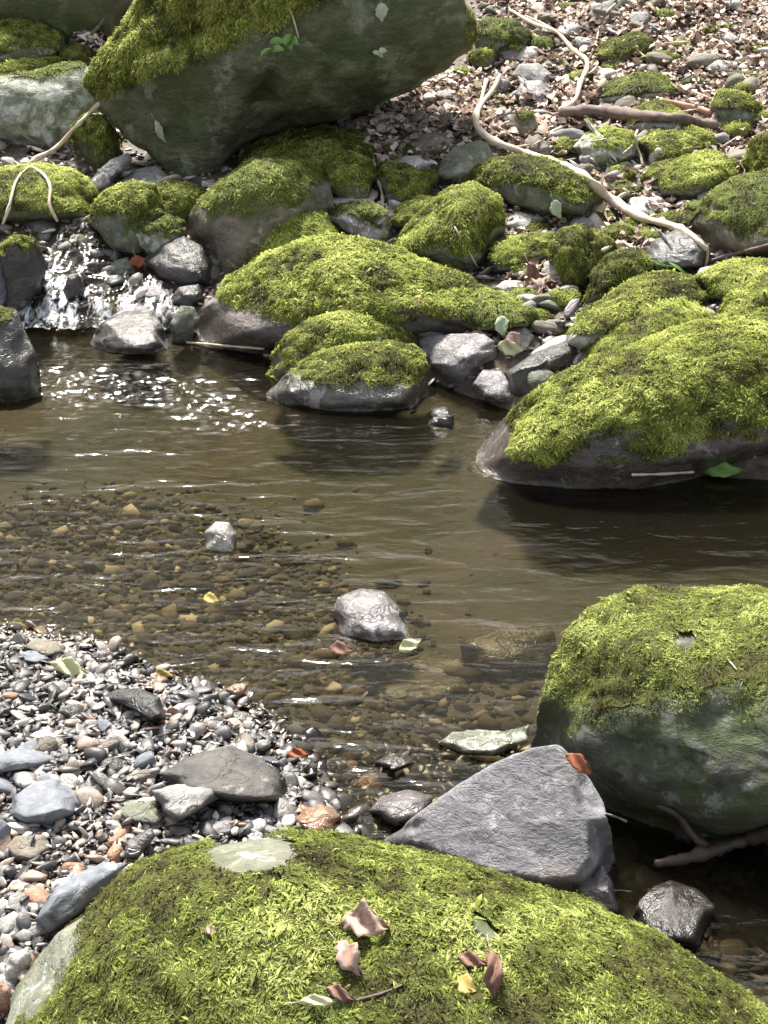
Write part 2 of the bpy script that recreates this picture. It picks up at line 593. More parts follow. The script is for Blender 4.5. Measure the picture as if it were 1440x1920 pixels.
def water_mat(name, foam_and_glint=False):
    m, n, out = mat(name)
    geo = N(n, 'ShaderNodeNewGeometry')
    p = geo.outputs['Position']
    mp = N(n, 'ShaderNodeMapping')
    mp.inputs['Scale'].default_value = (.9, 2.2, 1)
    mp.inputs['Rotation'].default_value = (0, 0, -.12)
    n.links.new(p, mp.inputs[0])
    w1 = noise(n, mp.outputs[0], 6, 3, .45, .5)
    w2 = noise(n, mp.outputs[0], 34, 3, .55, .4)
    h = math_n(n, 'ADD', math_n(n, 'MULTIPLY', w1, 1.0), math_n(n, 'MULTIPLY', w2, .07))
    bp = N(n, 'ShaderNodeBump')
    bp.inputs['Strength'].default_value = 1.0
    bp.inputs['Distance'].default_value = .013
    n.links.new(h, bp.inputs['Height'])
    fr = N(n, 'ShaderNodeFresnel')
    fr.inputs['IOR'].default_value = 1.33
    n.links.new(bp.outputs[0], fr.inputs['Normal'])
    gl = N(n, 'ShaderNodeBsdfGlossy')
    gl.inputs['Roughness'].default_value = .07
    n.links.new(bp.outputs[0], gl.inputs['Normal'])
    tr = N(n, 'ShaderNodeBsdfTransparent')
    tr.inputs[0].default_value = (.6, .565, .45, 1)
    mx = N(n, 'ShaderNodeMixShader')
    n.links.new(fr.outputs[0], mx.inputs[0])
    n.links.new(tr.outputs[0], mx.inputs[1])
    n.links.new(gl.outputs[0], mx.inputs[2])
    murk = N(n, 'ShaderNodeBsdfDiffuse')
    murk.inputs[0].default_value = (.075, .062, .04, 1)
    mk = N(n, 'ShaderNodeMixShader')
    mk.inputs[0].default_value = .045
    n.links.new(tr.outputs[0], mk.inputs[1])
    n.links.new(murk.outputs[0], mk.inputs[2])
    n.links.new(mk.outputs[0], mx.inputs[1])
    last = mx.outputs[0]
    # foam / broken water, plus sky glints painted white on the riffle
    at = N(n, 'ShaderNodeAttribute')
    at.attribute_name = 'foam_and_glint'
    fm = N(n, 'ShaderNodeMapping')
    fm.inputs['Scale'].default_value = (1.7 if foam_and_glint else 1.0, .45 if foam_and_glint else 1.6, 1.0)
    n.links.new(p, fm.inputs[0])
    fn = noise(n, fm.outputs[0], 20 if foam_and_glint else 40, 6, .7, .4)
    fa = math_n(n, 'ADD', fn, math_n(n, 'MULTIPLY', math_n(n, 'SUBTRACT', at.outputs['Fac'], 1.0), .45 if foam_and_glint else .5))
    ff = ramp(n, fa, [(.46, (0, 0, 0)), (.66, (1, 1, 1))])
    df = N(n, 'ShaderNodeBsdfPrincipled')
    df.inputs['Base Color'].default_value = (.6, .63, .68, 1)
    df.inputs['Roughness'].default_value = .3
    mx2 = N(n, 'ShaderNodeMixShader')
    n.links.new(ff, mx2.inputs[0])
    n.links.new(last, mx2.inputs[1])
    n.links.new(df.outputs[0], mx2.inputs[2])
    n.links.new(mx2.outputs[0], out.inputs[0])
    return m


# ------------------------------------------------------------------ ground
def grid_faces(nx, ny):
    i, j = np.meshgrid(np.arange(nx - 1), np.arange(ny - 1))
    a = (j * nx + i).ravel()
    return np.stack([a, a + 1, a + nx + 1, a + nx], 1)


ALLV, ALLF, ALLO = [], [], [0]          # for ray casting small things onto what is already built


def register(V, F):
    ALLV.append(V)
    ALLF.append(F + ALLO[0])
    ALLO[0] += len(V)


gv = np.stack([GX.ravel(), GY.ravel(), GZ.ravel()], 1)
gf = grid_faces(len(AX), len(AY))
ground = link('ground', mesh_np('ground', gv, [gf]), ground_mat())
tag(ground, kind='structure')
register(gv, np.concatenate([gf[:, [0, 1, 2]], gf[:, [0, 2, 3]]]))

# ------------------------------------------------------------------ moss
def make_moss(V, F, Nn, mask, length, density, seed, thick, material, parent, origin, droop=.6, tone_shift=0.0, name='moss'):
    rng = np.random.default_rng(seed)
    keep = mask[F].min(axis=1) > 0.02
    fs = F[keep]
    if len(fs) == 0:
        return None
    rag = mask + .35 * fbm(V * 38, 3, seed + 3) + .2 * fbm(V * 11, 3, seed + 4)
    fsh = fs[rag[fs].min(axis=1) > .3]
    if len(fsh) < 4:
        fsh = fs
    used, inv = np.unique(fsh, return_inverse=True)
    inv = inv.reshape(fsh.shape)
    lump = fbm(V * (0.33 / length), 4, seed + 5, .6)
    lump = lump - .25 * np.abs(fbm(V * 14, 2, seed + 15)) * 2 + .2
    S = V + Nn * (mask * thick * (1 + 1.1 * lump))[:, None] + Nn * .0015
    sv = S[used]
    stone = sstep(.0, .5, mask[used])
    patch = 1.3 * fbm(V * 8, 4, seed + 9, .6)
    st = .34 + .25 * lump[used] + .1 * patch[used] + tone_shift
    verts, tones, quads, tris = [sv], [st], [], [inv]
    # blades
    A = np.linalg.norm(np.cross(V[fs[:, 1]] - V[fs[:, 0]], V[fs[:, 2]] - V[fs[:, 0]]), axis=1) / 2
    fn = Nn[fs].mean(axis=1)
    ctr = V[fs].mean(axis=1)
    vd = CP[None] - ctr
    vd /= np.linalg.norm(vd, axis=1, keepdims=True)
    vis = (fn * vd).sum(1) > -0.3
    u_, v_, _ = project(ctr)
    vis &= (u_ > -350) & (u_ < 1790) & (v_ > -250) & (v_ < 2150)
    wgt = A * sstep(-.05, .25, mask[fs].mean(axis=1) + .5 * (rag - mask)[fs].mean(axis=1)) * vis
    n = int(min(wgt.sum() * density, 240000))
    if n > 10:
        pick = rng.choice(len(fs), n, p=wgt / wgt.sum())
        b = rng.random((n, 3)) ** 1.0
        b = -np.log(b + 1e-9)
        b /= b.sum(1, keepdims=True)
        f3 = fs[pick]
        P = (S[f3] * b[:, :, None]).sum(1)
        Nf = (Nn[f3] * b[:, :, None]).sum(1)
        Nf /= np.linalg.norm(Nf, axis=1, keepdims=True) + 1e-9
        down = np.array([0, 0, -1.0])[None] - Nf * (-Nf[:, 2:3])
        R = rng.normal(size=(n, 3))
        sc_ = 1.6 / (length * 4)
        for q in range(3):
            R[:, q] = R[:, q] * .45 + 2.2 * fbm(P * sc_ * np.array([1, 1, .6]), 2, seed + 40 + q)
        R -= Nf * (R * Nf).sum(1, keepdims=True)
        R /= np.linalg.norm(R, axis=1, keepdims=True) + 1e-9
        lean = R * rng.uniform(.3, 1.1, (n, 1)) + down * droop * .9
        L = length * np.exp(rng.normal(-.1, .38, (n, 1)) + .22 * (patch[f3] * b).sum(1)[:, None]) * (.6 + .4 * (mask[f3] * b).sum(1)[:, None])
        d1 = Nf * .75 + lean * .6
        d1 /= np.linalg.norm(d1, axis=1, keepdims=True)
        d2 = Nf * .15 + lean + np.array([0, 0, -1.0])[None] * droop * .5
        d2 /= np.linalg.norm(d2, axis=1, keepdims=True)
        side = np.cross(d1, Nf + R * .3)
        side /= np.linalg.norm(side, axis=1, keepdims=True) + 1e-9
        w = L * rng.uniform(.05, .15, (n, 1))
        p0 = P - Nf * .002
        p1 = p0 + d1 * L * .5
        p2 = p1 + d2 * L * .6
        bv = np.stack([p0 - side * w * .5, p0 + side * w * .5, p1 + side * w, p1 - side * w, p2], 1).reshape(-1, 3)
        base = len(sv) + np.arange(n) * 5
        quads.append(np.stack([base, base + 1, base + 2, base + 3], 1))
        tris.append(np.stack([base + 3, base + 2, base + 4], 1))
        pt = (patch[f3] * b).sum(1)
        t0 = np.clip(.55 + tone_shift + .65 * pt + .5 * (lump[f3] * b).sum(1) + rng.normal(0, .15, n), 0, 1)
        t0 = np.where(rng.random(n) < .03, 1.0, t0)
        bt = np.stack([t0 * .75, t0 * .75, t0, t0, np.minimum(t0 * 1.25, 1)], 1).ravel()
        verts.append(bv)
        tones.append(bt)
        bn = Nf * 1.0 + d1 * .25 + R * .35
        bn /= np.linalg.norm(bn, axis=1, keepdims=True)
        bnrm = np.repeat(bn, 5, axis=0)
    Vv = np.concatenate(verts) - origin[None]
    T = np.clip(np.concatenate(tones), 0, 1)
    fl = ([np.concatenate(quads)] if quads else []) + [np.concatenate(tris)]
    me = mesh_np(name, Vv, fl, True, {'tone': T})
    if quads:
        lf = fs.copy()
        sn = np.zeros((len(used), 3))
        a_, b_, c_ = sv[inv[:, 0]], sv[inv[:, 1]], sv[inv[:, 2]]
        fnn = np.cross(b_ - a_, c_ - a_)
        for q in range(3):
            np.add.at(sn, inv[:, q], fnn)
        sn /= np.linalg.norm(sn, axis=1, keepdims=True) + 1e-12
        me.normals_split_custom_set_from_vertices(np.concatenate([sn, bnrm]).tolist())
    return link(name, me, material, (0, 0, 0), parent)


# ------------------------------------------------------------------ rocks
def poly_radius(poly, cu, cv, ang):
    """distance from (cu,cv) to the outline along each angle"""
    pu = np.array([p[0] for p in poly], float)
    pv = np.array([p[1] for p in poly], float)
    out = np.zeros(len(ang))
    n = len(poly)
    for k, a in enumerate(ang):
        dx, dy = math.cos(a), math.sin(a)
        best = 0
        for i in range(n):
            x1, y1, x2, y2 = pu[i] - cu, pv[i] - cv, pu[(i + 1) % n] - cu, pv[(i + 1) % n] - cv
            den = dx * (y2 - y1) - dy * (x2 - x1)
            if abs(den) < 1e-9:
                continue
            t = (x1 * (y2 - y1) - y1 * (x2 - x1)) / den
            s = (x1 * dy - y1 * dx) / den
            if t > 0 and -1e-6 <= s <= 1 + 1e-6:
                best = max(best, t)
        out[k] = best
    return out


def wpx_small(poly):
    return max(p[0] for p in poly) - min(p[0] for p in poly) < 500


def rock(name, poly, material, label, cat='rock', flatface=None, contact=None, y=None, depth=.9, moss=0.0, sub=5, angular=.3, rough=.06, seed=None,
         mosslen=.009, mossden=110000, thick=.008, mossmat='moss', group=None, bury=.1, tone=0.0, mthr=None, mossz=None, mossbias=None, lift=0.0, droop=.6):
    global _seed
    _seed += 1
    seed = seed if seed is not None else _seed * 13
    rng = np.random.default_rng(seed)
    if wpx_small(poly):
        tone = tone + np.random.default_rng(seed + 999).uniform(-.13, .09)
    us = np.array([p[0] for p in poly], float)
    vv = np.array([p[1] for p in poly], float)
    # polygon centroid
    x2, y2 = np.roll(us, -1), np.roll(vv, -1)
    cr = us * y2 - x2 * vv
    A = cr.sum() / 2
    cu = ((us + x2) * cr).sum() / (6 * A)
    cv = ((vv + y2) * cr).sum() / (6 * A)
    H = vv.max() - vv.min()
    poly = [(p[0], p[1] + (bury * H * max(0, (p[1] - cv)) / max(1, vv.max() - cv))) for p in poly]
    wpx = us.max() - us.min()
    if y is None:
        vb = vv.max() - .04 * H
        ub = us[vv > vv.max() - .2 * H].mean()
        if contact:
            ub, vb = contact
        P = hit(ub, vb)
        half = depth * wpx / FPX * project(P[None])[2][0] / 2
        zP = project(P[None])[2][0]
        half = min(half, .95 * H / FPX * zP)
        depth = half * 2 / (wpx / FPX * zP)
        yc = P[1] + .5 * half
    else:
        yc = y
    d = ray(cu, cv)
    t = yc / d[1]
    C = CP + d * t
    zc = t
    wm, hm = wpx / FPX * zc, H / FPX * zc
    V0, F = ico(sub)
    # round / faceted base form
    nz_ = 14
    pn = rng.normal(size=(nz_, 3))
    pn /= np.linalg.norm(pn, axis=1, keepdims=True)
    pd = rng.uniform(.62, .95, nz_)
    if flatface:
        f_ = np.array(flatface[:3]) / np.linalg.norm(flatface[:3])
        pd = np.where(pn @ f_ > .75, 1.2, pd)
        pn = np.concatenate([pn, f_[None]])
        pd = np.r_[pd, flatface[3]]
    dots = V0 @ pn.T
    with np.errstate(divide='ignore', invalid='ignore'):
        r = np.where(dots > .05, pd[None] / dots, 9)
    k = 14.0 if angular < .6 else 34.0
    rs = -np.log(np.exp(-k * r).sum(1) + math.exp(-k * 1.25)) / k
    r = 1 * (1 - angular) + rs * angular
    r = r * (1 + rough * 1.6 * fbm(V0 * 1.6 + seed, 3, seed))
    V = V0 * r[:, None] * np.array([wm / 2, depth * wm / 2, hm / 2 * 1.05])[None] + C[None]
    n1 = fbm((V - C) * (5.0 / max(wm, .15)) + seed, 5, seed + 3, .55)
    nn = vnormals(V, F)
    V = V + nn * (n1 * rough * min(wm, hm * 1.4) * .5)[:, None]
    # pull the outline to the one in the photograph
    NB = 96 if sub >= 5 else (64 if sub == 4 else 32)
    ang = (np.arange(NB) + .5) / NB * 2 * math.pi
    tgt = poly_radius(poly, cu, cv, ang)
    for it in range(3):
        u, v, z = project(V)
        du, dv = u - cu, v - cv
        rr = np.hypot(du, dv)
        aa = np.arctan2(dv, du) % (2 * math.pi)
        b = np.minimum((aa / (2 * math.pi) * NB).astype(int), NB - 1)
        mx = np.zeros(NB)
        np.maximum.at(mx, b, rr)
        mx = np.where(mx < 1e-3, mx.max(), mx)
        s = tgt / mx
        if it == 0:
            s = (np.roll(s, 1) + 2 * s + np.roll(s, -1)) / 4
        fpos = aa / (2 * math.pi) * NB - .5
        i0 = np.floor(fpos).astype(int) % NB
        fr = fpos - np.floor(fpos)
        sc = s[i0] * (1 - fr) + s[(i0 + 1) % NB] * fr
        V = unproject(cu + du * sc, cv + dv * sc, z)
    if y is None:                       # lean the whole body back so its foot meets the ground
        u, v, z = project(V)
        k = np.clip((v - cv) / max(vb - cv, 1), -1.2, 1.3)
        z = z - k * (zc - zP)
        if wpx > 110:                    # turn the body so both ends stand on the ground
            def low(ux):
                best = cv
                for i_ in range(len(poly)):
                    (xa, ya), (xb, yb) = poly[i_], poly[(i_ + 1) % len(poly)]
                    if (xa - ux) * (xb - ux) <= 0 and abs(xa - xb) > 1e-6:
                        best = max(best, ya + (yb - ya) * (ux - xa) / (xb - xa))
                return best
            umid = (us.max() + us.min()) / 2
            uL, uR = umid - .36 * wpx, umid + .36 * wpx
            zL, zR = project(hit(uL, low(uL) - .03 * H)[None])[2][0], project(hit(uR, low(uR) - .03 * H)[None])[2][0]
            sl_ = np.clip((zR - zL) / (uR - uL), -1.1 * wm / wpx, 1.1 * wm / wpx)
            z = z + sl_ * (u - (contact[0] if contact else umid)) * .9
        # where the lower outline runs over ground farther back, let it follow the ground
        zgb = np.zeros(NB)
        for ib in range(NB):
            if math.sin(ang[ib]) > -.15:
                uo, vo_ = cu + tgt[ib] * math.cos(ang[ib]), cv + tgt[ib] * math.sin(ang[ib])
                if vo_ > cv - .1 * H:
                    zgb[ib] = project(hit(uo, vo_)[None])[2][0]
        du, dv = u - cu, v - cv
        rr = np.hypot(du, dv)
        aa = np.arctan2(dv, du) % (2 * math.pi)
        fpos = aa / (2 * math.pi) * NB - .5
        i0 = np.floor(fpos).astype(int) % NB
        fr = fpos - np.floor(fpos)
        tg = tgt[i0] * (1 - fr) + tgt[(i0 + 1) % NB] * fr
        zg = zgb[i0] * (1 - fr) + zgb[(i0 + 1) % NB] * fr
        w_ = sstep(.72, .98, rr / tg) * sstep(-.1, .35, np.sin(aa))
        z = z + w_ * np.clip(zg + .02 * wm - z, 0, 1.3 * half)
        V = unproject(u, v, z)
    nn = vnormals(V, F)
    fine = fbm(V * (9 / max(wm, .12)) + seed, 4, seed + 7, .6)
    V = V + nn * (fine * rough * min(wm, .5) * .10)[:, None]
    nn = vnormals(V, F)
    V[:, 2] += lift
    org = np.array([C[0], C[1], max(hz(C[0], C[1]), V[:, 2].min())])
    me = mesh_np(name, V - org[None], [F])
    o = link(name, me, M[material], org)
    tag(o, label, cat, group)
    register(V, F)
    if moss > 0:
        zr = (V[:, 2] - V[:, 2].min()) / (np.ptp(V[:, 2]) + 1e-9)
        pn_ = fbm(V * 5.5, 4, seed + 21)
        th = (1.08 - 1.3 * moss) if mthr is None else mthr
        mask = sstep(th - .12, th + .3, nn[:, 2] * .75 + zr * .45 + pn_ * .45 - .12)
        if mossz is not None:                 # bare below this level (metres above water)
            mask *= sstep(mossz - .02, mossz + .03, V[:, 2] + .03 * pn_)
        if mossbias is not None:
            mask *= mossbias(*project(V)[:2], V)
        make_moss(V, F, nn, mask, mosslen, mossden, seed + 2, thick, M[mossmat], o, org, tone_shift=tone, droop=droop)
    return o


_seed = 0
# ---- the big ones round the pool -------------------------------------------------------------------
def bare_patch(cu, cv, ru, rv):
    def f(u, v, V):
        q = ((u - cu) / ru) ** 2 + ((v - cv) / rv) ** 2 + .5 * fbm(V * 25, 3, 4)
        return sstep(.8, 1.2, q)
    return f


def leftedge(u, v, V):      # foreground boulder: bare strip on the left flank + pale patch near the crest
    a = bare_patch(472, 1602, 74, 38)(u, v, V)
    lim = 40 + (1920 - v) * .62
    return a * sstep(-25, 45, u - lim + 60 * fbm(V * 12, 3, 8)) * bare_patch(905, 1750, 16, 26)(u, v, V)


def shoulder(u, v, V):      # moss band over the left shoulder and at the right tip
    nn_ = 30 * fbm(V * 7, 3, 12)
    a = sstep(25, -25, v + nn_ - (190 - .42 * (u - 170)))
    return np.maximum(a, sstep(25, -10, np.abs(u - 885) + nn_ * .4) * sstep(110, 60, v))


rock('mossy_boulder', [(-15, 2300), (-10, 1980), (15, 1880), (45, 1815), (90, 1760), (160, 1702), (230, 1640), (320, 1600), (420, 1576), (520, 1566),
     (620, 1570), (720, 1592), (830, 1615), (960, 1655), (1060, 1680), (1140, 1712), (1220, 1752), (1300, 1798), (1400, 1862), (1480, 1920), (1560, 2000), (1500, 2300)],
     'flank', 'huge moss covered boulder across the bottom of the view, dead leaves on it', y=1.42, depth=.62, moss=1.1, sub=6,
     angular=.1, rough=.04, mosslen=.0055, mossden=400000, thick=.006, mossmat='moss_front', mossbias=leftedge, bury=0, droop=.25)
def cap(u, v, V):
    q = 70 * fbm(V * 9, 4, 33, .6)
    a = sstep(90, -110, v + 1.5 * q - (1275 - .06 * (u - 1200)))
    b_ = np.exp(-(((u - 1100) / 45) ** 2 + ((v - 1320) / 60) ** 2)) * sstep(-.1, .3, fbm(V * 16, 3, 35))
    return np.maximum(a, b_) * bare_patch(1285, 1203, 15, 10)(u, v, V) * sstep(-.8, -.4, fbm(V * 13, 3, 37))


rock('boulder', [(993, 1405), (1008, 1330), (1035, 1250), (1072, 1182), (1130, 1128), (1200, 1104), (1300, 1110), (1400, 1108), (1520, 1112), (1640, 1180),
     (1700, 1350), (1650, 1540), (1440, 1562), (1350, 1572), (1250, 1545), (1150, 1520), (1050, 1470)],
     'boulder', 'large dark grey boulder with a green moss cap at the right, behind the slab', depth=.75, moss=.4, mthr=.1, mossbias=cap, sub=6,
     angular=.6, rough=.07, mosslen=.006, mossden=280000, thick=.005, mossmat='moss_front', bury=.05, droop=.5)
rock('stone_slab', [(706, 1580), (770, 1530), (850, 1475), (930, 1428), (1000, 1400), (1048, 1396), (1078, 1422), (1102, 1455), (1130, 1500), (1148, 1560), (1156, 1620),
     (1120, 1668), (1040, 1672), (900, 1650), (780, 1612)],
     'slab', 'smooth pale grey slab with a faint rusty stain leaning against the large dark boulder', depth=.6, sub=6, angular=1.0, rough=.015, bury=.05, seed=11, flatface=(-.1, -.8, .6, .34))
rock('mossy_boulder', [(873, 862), (888, 832), (918, 792), (978, 752), (1040, 708), (1100, 680), (1180, 655), (1290, 615), (1380, 592), (1440, 580), (1560, 590),
     (1640, 700), (1560, 830), (1440, 850), (1300, 885), (1180, 905), (1080, 905), (1000, 898), (920, 890)],
     'toe', 'long wedge shaped boulder thick with bright moss, its bare grey toe in the pool', contact=(1000, 893), depth=.5, moss=.86, sub=6,  # darker stone colour stands in for the black shade beneath
     angular=.15, rough=.05, mosslen=.0085, mossden=190000, thick=.009, mossz=.085, bury=.07)
rock('mossy_boulder', [(362, 648), (358, 610), (372, 575), (400, 548), (440, 515), (500, 482), (560, 457), (620, 447), (680, 455), (740, 470), (800, 495), (860, 515),
     (920, 540), (980, 560), (1042, 585), (1020, 612), (900, 622), (780, 635), (560, 655), (440, 656)],
     'toe', 'long low boulder draped in moss across the pool, bare brown stone at its waterline', contact=(480, 652), depth=.4, moss=.82, sub=6,
     angular=.15, rough=.06, mosslen=.0095, mossden=160000, thick=.011, mossz=.15, bury=.07)
rock('overhanging_boulder', [(345, 352), (318, 330), (290, 300), (245, 268), (210, 236), (180, 205), (163, 168), (160, 148), (180, 108), (212, 74), (250, 20), (285, -40), (370, -110), (560, -150),
     (740, -120), (850, -40), (880, 10), (893, 55), (884, 90), (850, 130), (780, 170), (700, 203), (640, 226), (560, 245), (480, 262), (440, 292), (400, 345)],
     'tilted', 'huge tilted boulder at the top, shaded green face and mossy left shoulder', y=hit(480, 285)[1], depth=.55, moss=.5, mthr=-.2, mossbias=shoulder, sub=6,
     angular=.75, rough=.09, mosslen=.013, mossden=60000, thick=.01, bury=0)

# ---- mossy rocks on the far bank -----------------------------------------------------------------
GB = 'mossy rocks on the far bank'
R = rock
kw = dict(cat='rock', group=GB)
R('mossy_rock', [(500, 700), (512, 665), (540, 630), (585, 603), (640, 590), (700, 590), (760, 608), (792, 635), (782, 665), (700, 690), (560, 715)], 'brown',
  'rounded mossy rock with bare brown left end, behind the mossy rock in the water', moss=.62, sub=5, depth=.45, **kw)
R('mossy_rock', [(492, 738), (520, 712), (560, 685), (600, 665), (660, 652), (740, 644), (778, 655), (800, 690), (805, 735), (780, 758), (700, 762), (600, 762), (530, 755)], 'shore',
  'mossy rock standing in the pool edge with bare purplish stone below its moss', moss=.66, sub=5, mossz=.085, depth=.5, **kw)
R('mossy_rock', [(432, 500), (438, 450), (470, 400), (515, 373), (560, 371), (600, 388), (640, 440), (620, 480), (540, 500)], 'brown',
  'cone shaped mossy rock right behind the left half of the long low boulder', moss=1.0, **kw)
R('mossy_rock', [(348, 435), (352, 405), (380, 372), (430, 332), (480, 300), (560, 300), (618, 340), (628, 395), (560, 440), (500, 480), (430, 512), (402, 490), (385, 450)], 'brown',
  'slanting brown rock with thin moss on its left edge, behind the cone shaped mossy rock', moss=.42, mossmat='moss_dull', tone=.1, **kw)
R('mossy_rock', [(425, 345), (455, 292), (500, 260), (560, 246), (620, 243), (672, 260), (695, 295), (700, 335), (600, 350), (500, 345)], 'brown',
  'broad bright moss mound in front of the huge tilted boulder', moss=1.0, **kw)
R('mossy_rock', [(600, 330), (615, 298), (650, 287), (690, 300), (708, 335), (700, 375), (650, 385), (610, 362)], 'brown',
  'knob of bright moss on a brown stone, right of the broad moss mound', moss=.85, **kw)
R('mossy_rock', [(700, 330), (715, 308), (765, 312), (812, 340), (812, 368), (770, 388), (720, 378)], 'brown',
  'low mossy rock with a thin twig at its left, near the white slate piece', moss=.75, **kw)
R('mossy_rock', [(722, 470), (780, 412), (838, 358), (890, 345), (935, 375), (948, 430), (920, 488), (870, 505), (800, 492)], 'greygreen',
  'tall slanting rock combed with bright moss, behind the middle of the long low boulder', moss=.8, droop=1.0, **kw)
R('mossy_rock', [(722, 425), (745, 392), (785, 372), (822, 375), (812, 400), (770, 430)], 'brown',
  'small mossy rock tucked against the left side of the tall slanting one', moss=.8, sub=4, **kw)
R('grey_rock', [(612, 405), (640, 386), (690, 382), (728, 402), (738, 440), (712, 466), (665, 450), (628, 430)], 'purple',
  'dark grey rock with a green film on top, between two bright moss rocks', moss=.3, mossmat='moss_dull', cat='rock')
R('white_stone', [(615, 372), (655, 364), (700, 374), (712, 388), (680, 398), (630, 396)], 'pale', 'flat white stone behind the dark grey rock with a green film', cat='stone', sub=4, angular=.7)
R('mossy_rock', [(808, 492), (822, 472), (845, 470), (866, 490), (872, 515), (830, 512)], 'brown', 'small round moss knob on top of the long low boulder', moss=1.1, sub=4, **kw)
R('mossy_rock', [(815, 600), (832, 565), (870, 548), (930, 556), (1000, 585), (1005, 612), (900, 622)], 'greygreen', 'dark mossy lump below the right end of the long low boulder', moss=.75, mossmat='moss_dull', **kw)
R('mossy_rock', [(876, 345), (890, 315), (925, 300), (985, 295), (1050, 305), (1110, 338), (1135, 372), (1110, 402), (1010, 398), (950, 385)], 'greygreen',
  'broad mossy rock lying under the long pale branch', moss=.6, depth=.6, **kw)
R('mossy_rock', [(1033, 505), (1034, 460), (1058, 432), (1100, 428), (1150, 460), (1160, 500), (1125, 535), (1080, 545), (1050, 535)], 'greygreen',
  'ball shaped rock wholly covered in bright moss', moss=1.0, **kw)
R('mossy_rock', [(1088, 568), (1105, 522), (1145, 480), (1195, 468), (1218, 500), (1205, 535), (1130, 572)], 'brown', 'leaning mossy rock at the right of the ball shaped one', moss=.8, tone=-.05, **kw)
R('dark_rock', [(1196, 485), (1225, 450), (1268, 430), (1312, 440), (1334, 470), (1325, 500), (1220, 510)], 'dark', 'smooth dark rock under the lower end of the long pale branch', cat='rock')
R('mossy_rock', [(903, 488), (925, 462), (985, 443), (1036, 440), (1040, 480), (990, 508), (920, 510)], 'dark', 'flat topped dark rock with a thin moss edge, left of the ball shaped rock', moss=.38, **kw)
R('mossy_rock', [(1035, 640), (1080, 595), (1140, 560), (1195, 522), (1250, 514), (1310, 526), (1352, 555), (1290, 590), (1180, 620), (1080, 655)], 'palegreen',
  'slanting grey ridge rock with patchy moss, behind the mossy wedge', moss=.6, **kw)
R('mossy_rock', [(1084, 685), (1090, 650), (1125, 618), (1200, 577), (1282, 556), (1330, 590), (1300, 650), (1180, 690)], 'greygreen',
  'mossy wedge between the ridge rock and the long wedge shaped boulder', moss=.9, **kw)
R('mossy_rock', [(1305, 520), (1355, 498), (1440, 492), (1520, 500), (1520, 560), (1400, 570), (1320, 560)], 'greygreen', 'flat mossy shelf rock at the right edge, just below the twiggy end of the branch', moss=.95, **kw)
R('mossy_rock', [(1345, 600), (1370, 552), (1440, 518), (1540, 510), (1560, 620), (1440, 640)], 'greygreen', 'mossy hump at the right edge, directly behind the long wedge shaped boulder', moss=.95, **kw)
R('mossy_rock', [(1198, 270), (1225, 245), (1290, 240), (1335, 255), (1345, 282), (1290, 305), (1215, 300)], 'greygreen', 'mossy rock stacked above another one, upper right slope', moss=.72, **kw)
R('mossy_rock', [(1200, 335), (1230, 308), (1330, 286), (1378, 302), (1380, 340), (1300, 370), (1230, 368)], 'greygreen', 'angular mossy rock just below its twin, above the brightest white stone', moss=.6, **kw)
R('mossy_rock', [(1290, 420), (1320, 378), (1375, 338), (1440, 325), (1530, 340), (1540, 470), (1400, 478), (1325, 460)], 'brown', 'large brown rock with thin dull moss at the right edge', moss=.45, mossmat='moss_dull', tone=.1, **kw)
R('mossy_rock', [(1396, 310), (1412, 265), (1450, 248), (1520, 260), (1530, 350), (1430, 362)], 'greygreen', 'bright mossy rock cut by the right edge, above the large brown rock', moss=.95, **kw)
R('mossy_rock', [(1072, 275), (1095, 252), (1140, 242), (1185, 252), (1200, 290), (1160, 312), (1100, 308)], 'palegreen', 'pale rock with thin green film, right of the branch on the slope', moss=.3, **kw)
R('mossy_rock', [(1158, 238), (1190, 208), (1240, 188), (1278, 215), (1296, 245), (1220, 255)], 'purple', 'pointed grey stone, moss on its left side, between dark log and reddish stick', moss=.45, sub=4, **kw)
R('mossy_rock', [(1100, 192), (1130, 162), (1200, 138), (1262, 150), (1290, 175), (1200, 200)], 'palegreen', 'low dull green rock just above the dark log', moss=.5, mossmat='moss_dull', tone=.1, **kw)
R('mossy_rock', [(1100, 112), (1130, 84), (1190, 64), (1222, 74), (1218, 105), (1160, 122)], 'greygreen', 'small bright mossy rock highest among the leaf litter', moss=.8, sub=4, **kw)
R('mossy_rock', [(885, 60), (910, 38), (960, 40), (992, 62), (1000, 92), (950, 116), (895, 108)], 'greygreen', 'dull mossy rock just right of the huge tilted boulder', moss=.5, mossmat='moss_dull', **kw)
R('mossy_rock', [(1330, 205), (1350, 172), (1395, 178), (1440, 210), (1420, 240), (1350, 236)], 'greygreen', 'mossy stone half sunk in leaf litter near the right edge', moss=.6, sub=4, **kw)
R('mossy_rock', [(950, 235), (960, 215), (1000, 212), (1012, 240), (990, 262), (955, 258)], 'brown', 'small brown rock inside the curve of the pale branch', moss=.2, sub=4, **kw)
R('mossy_rock', [(1210, 412), (1245, 402), (1300, 398), (1330, 412), (1310, 428), (1235, 428)], 'greygreen', 'thin mossy stone beside the big brown rock on the right', moss=.6, sub=4, **kw)
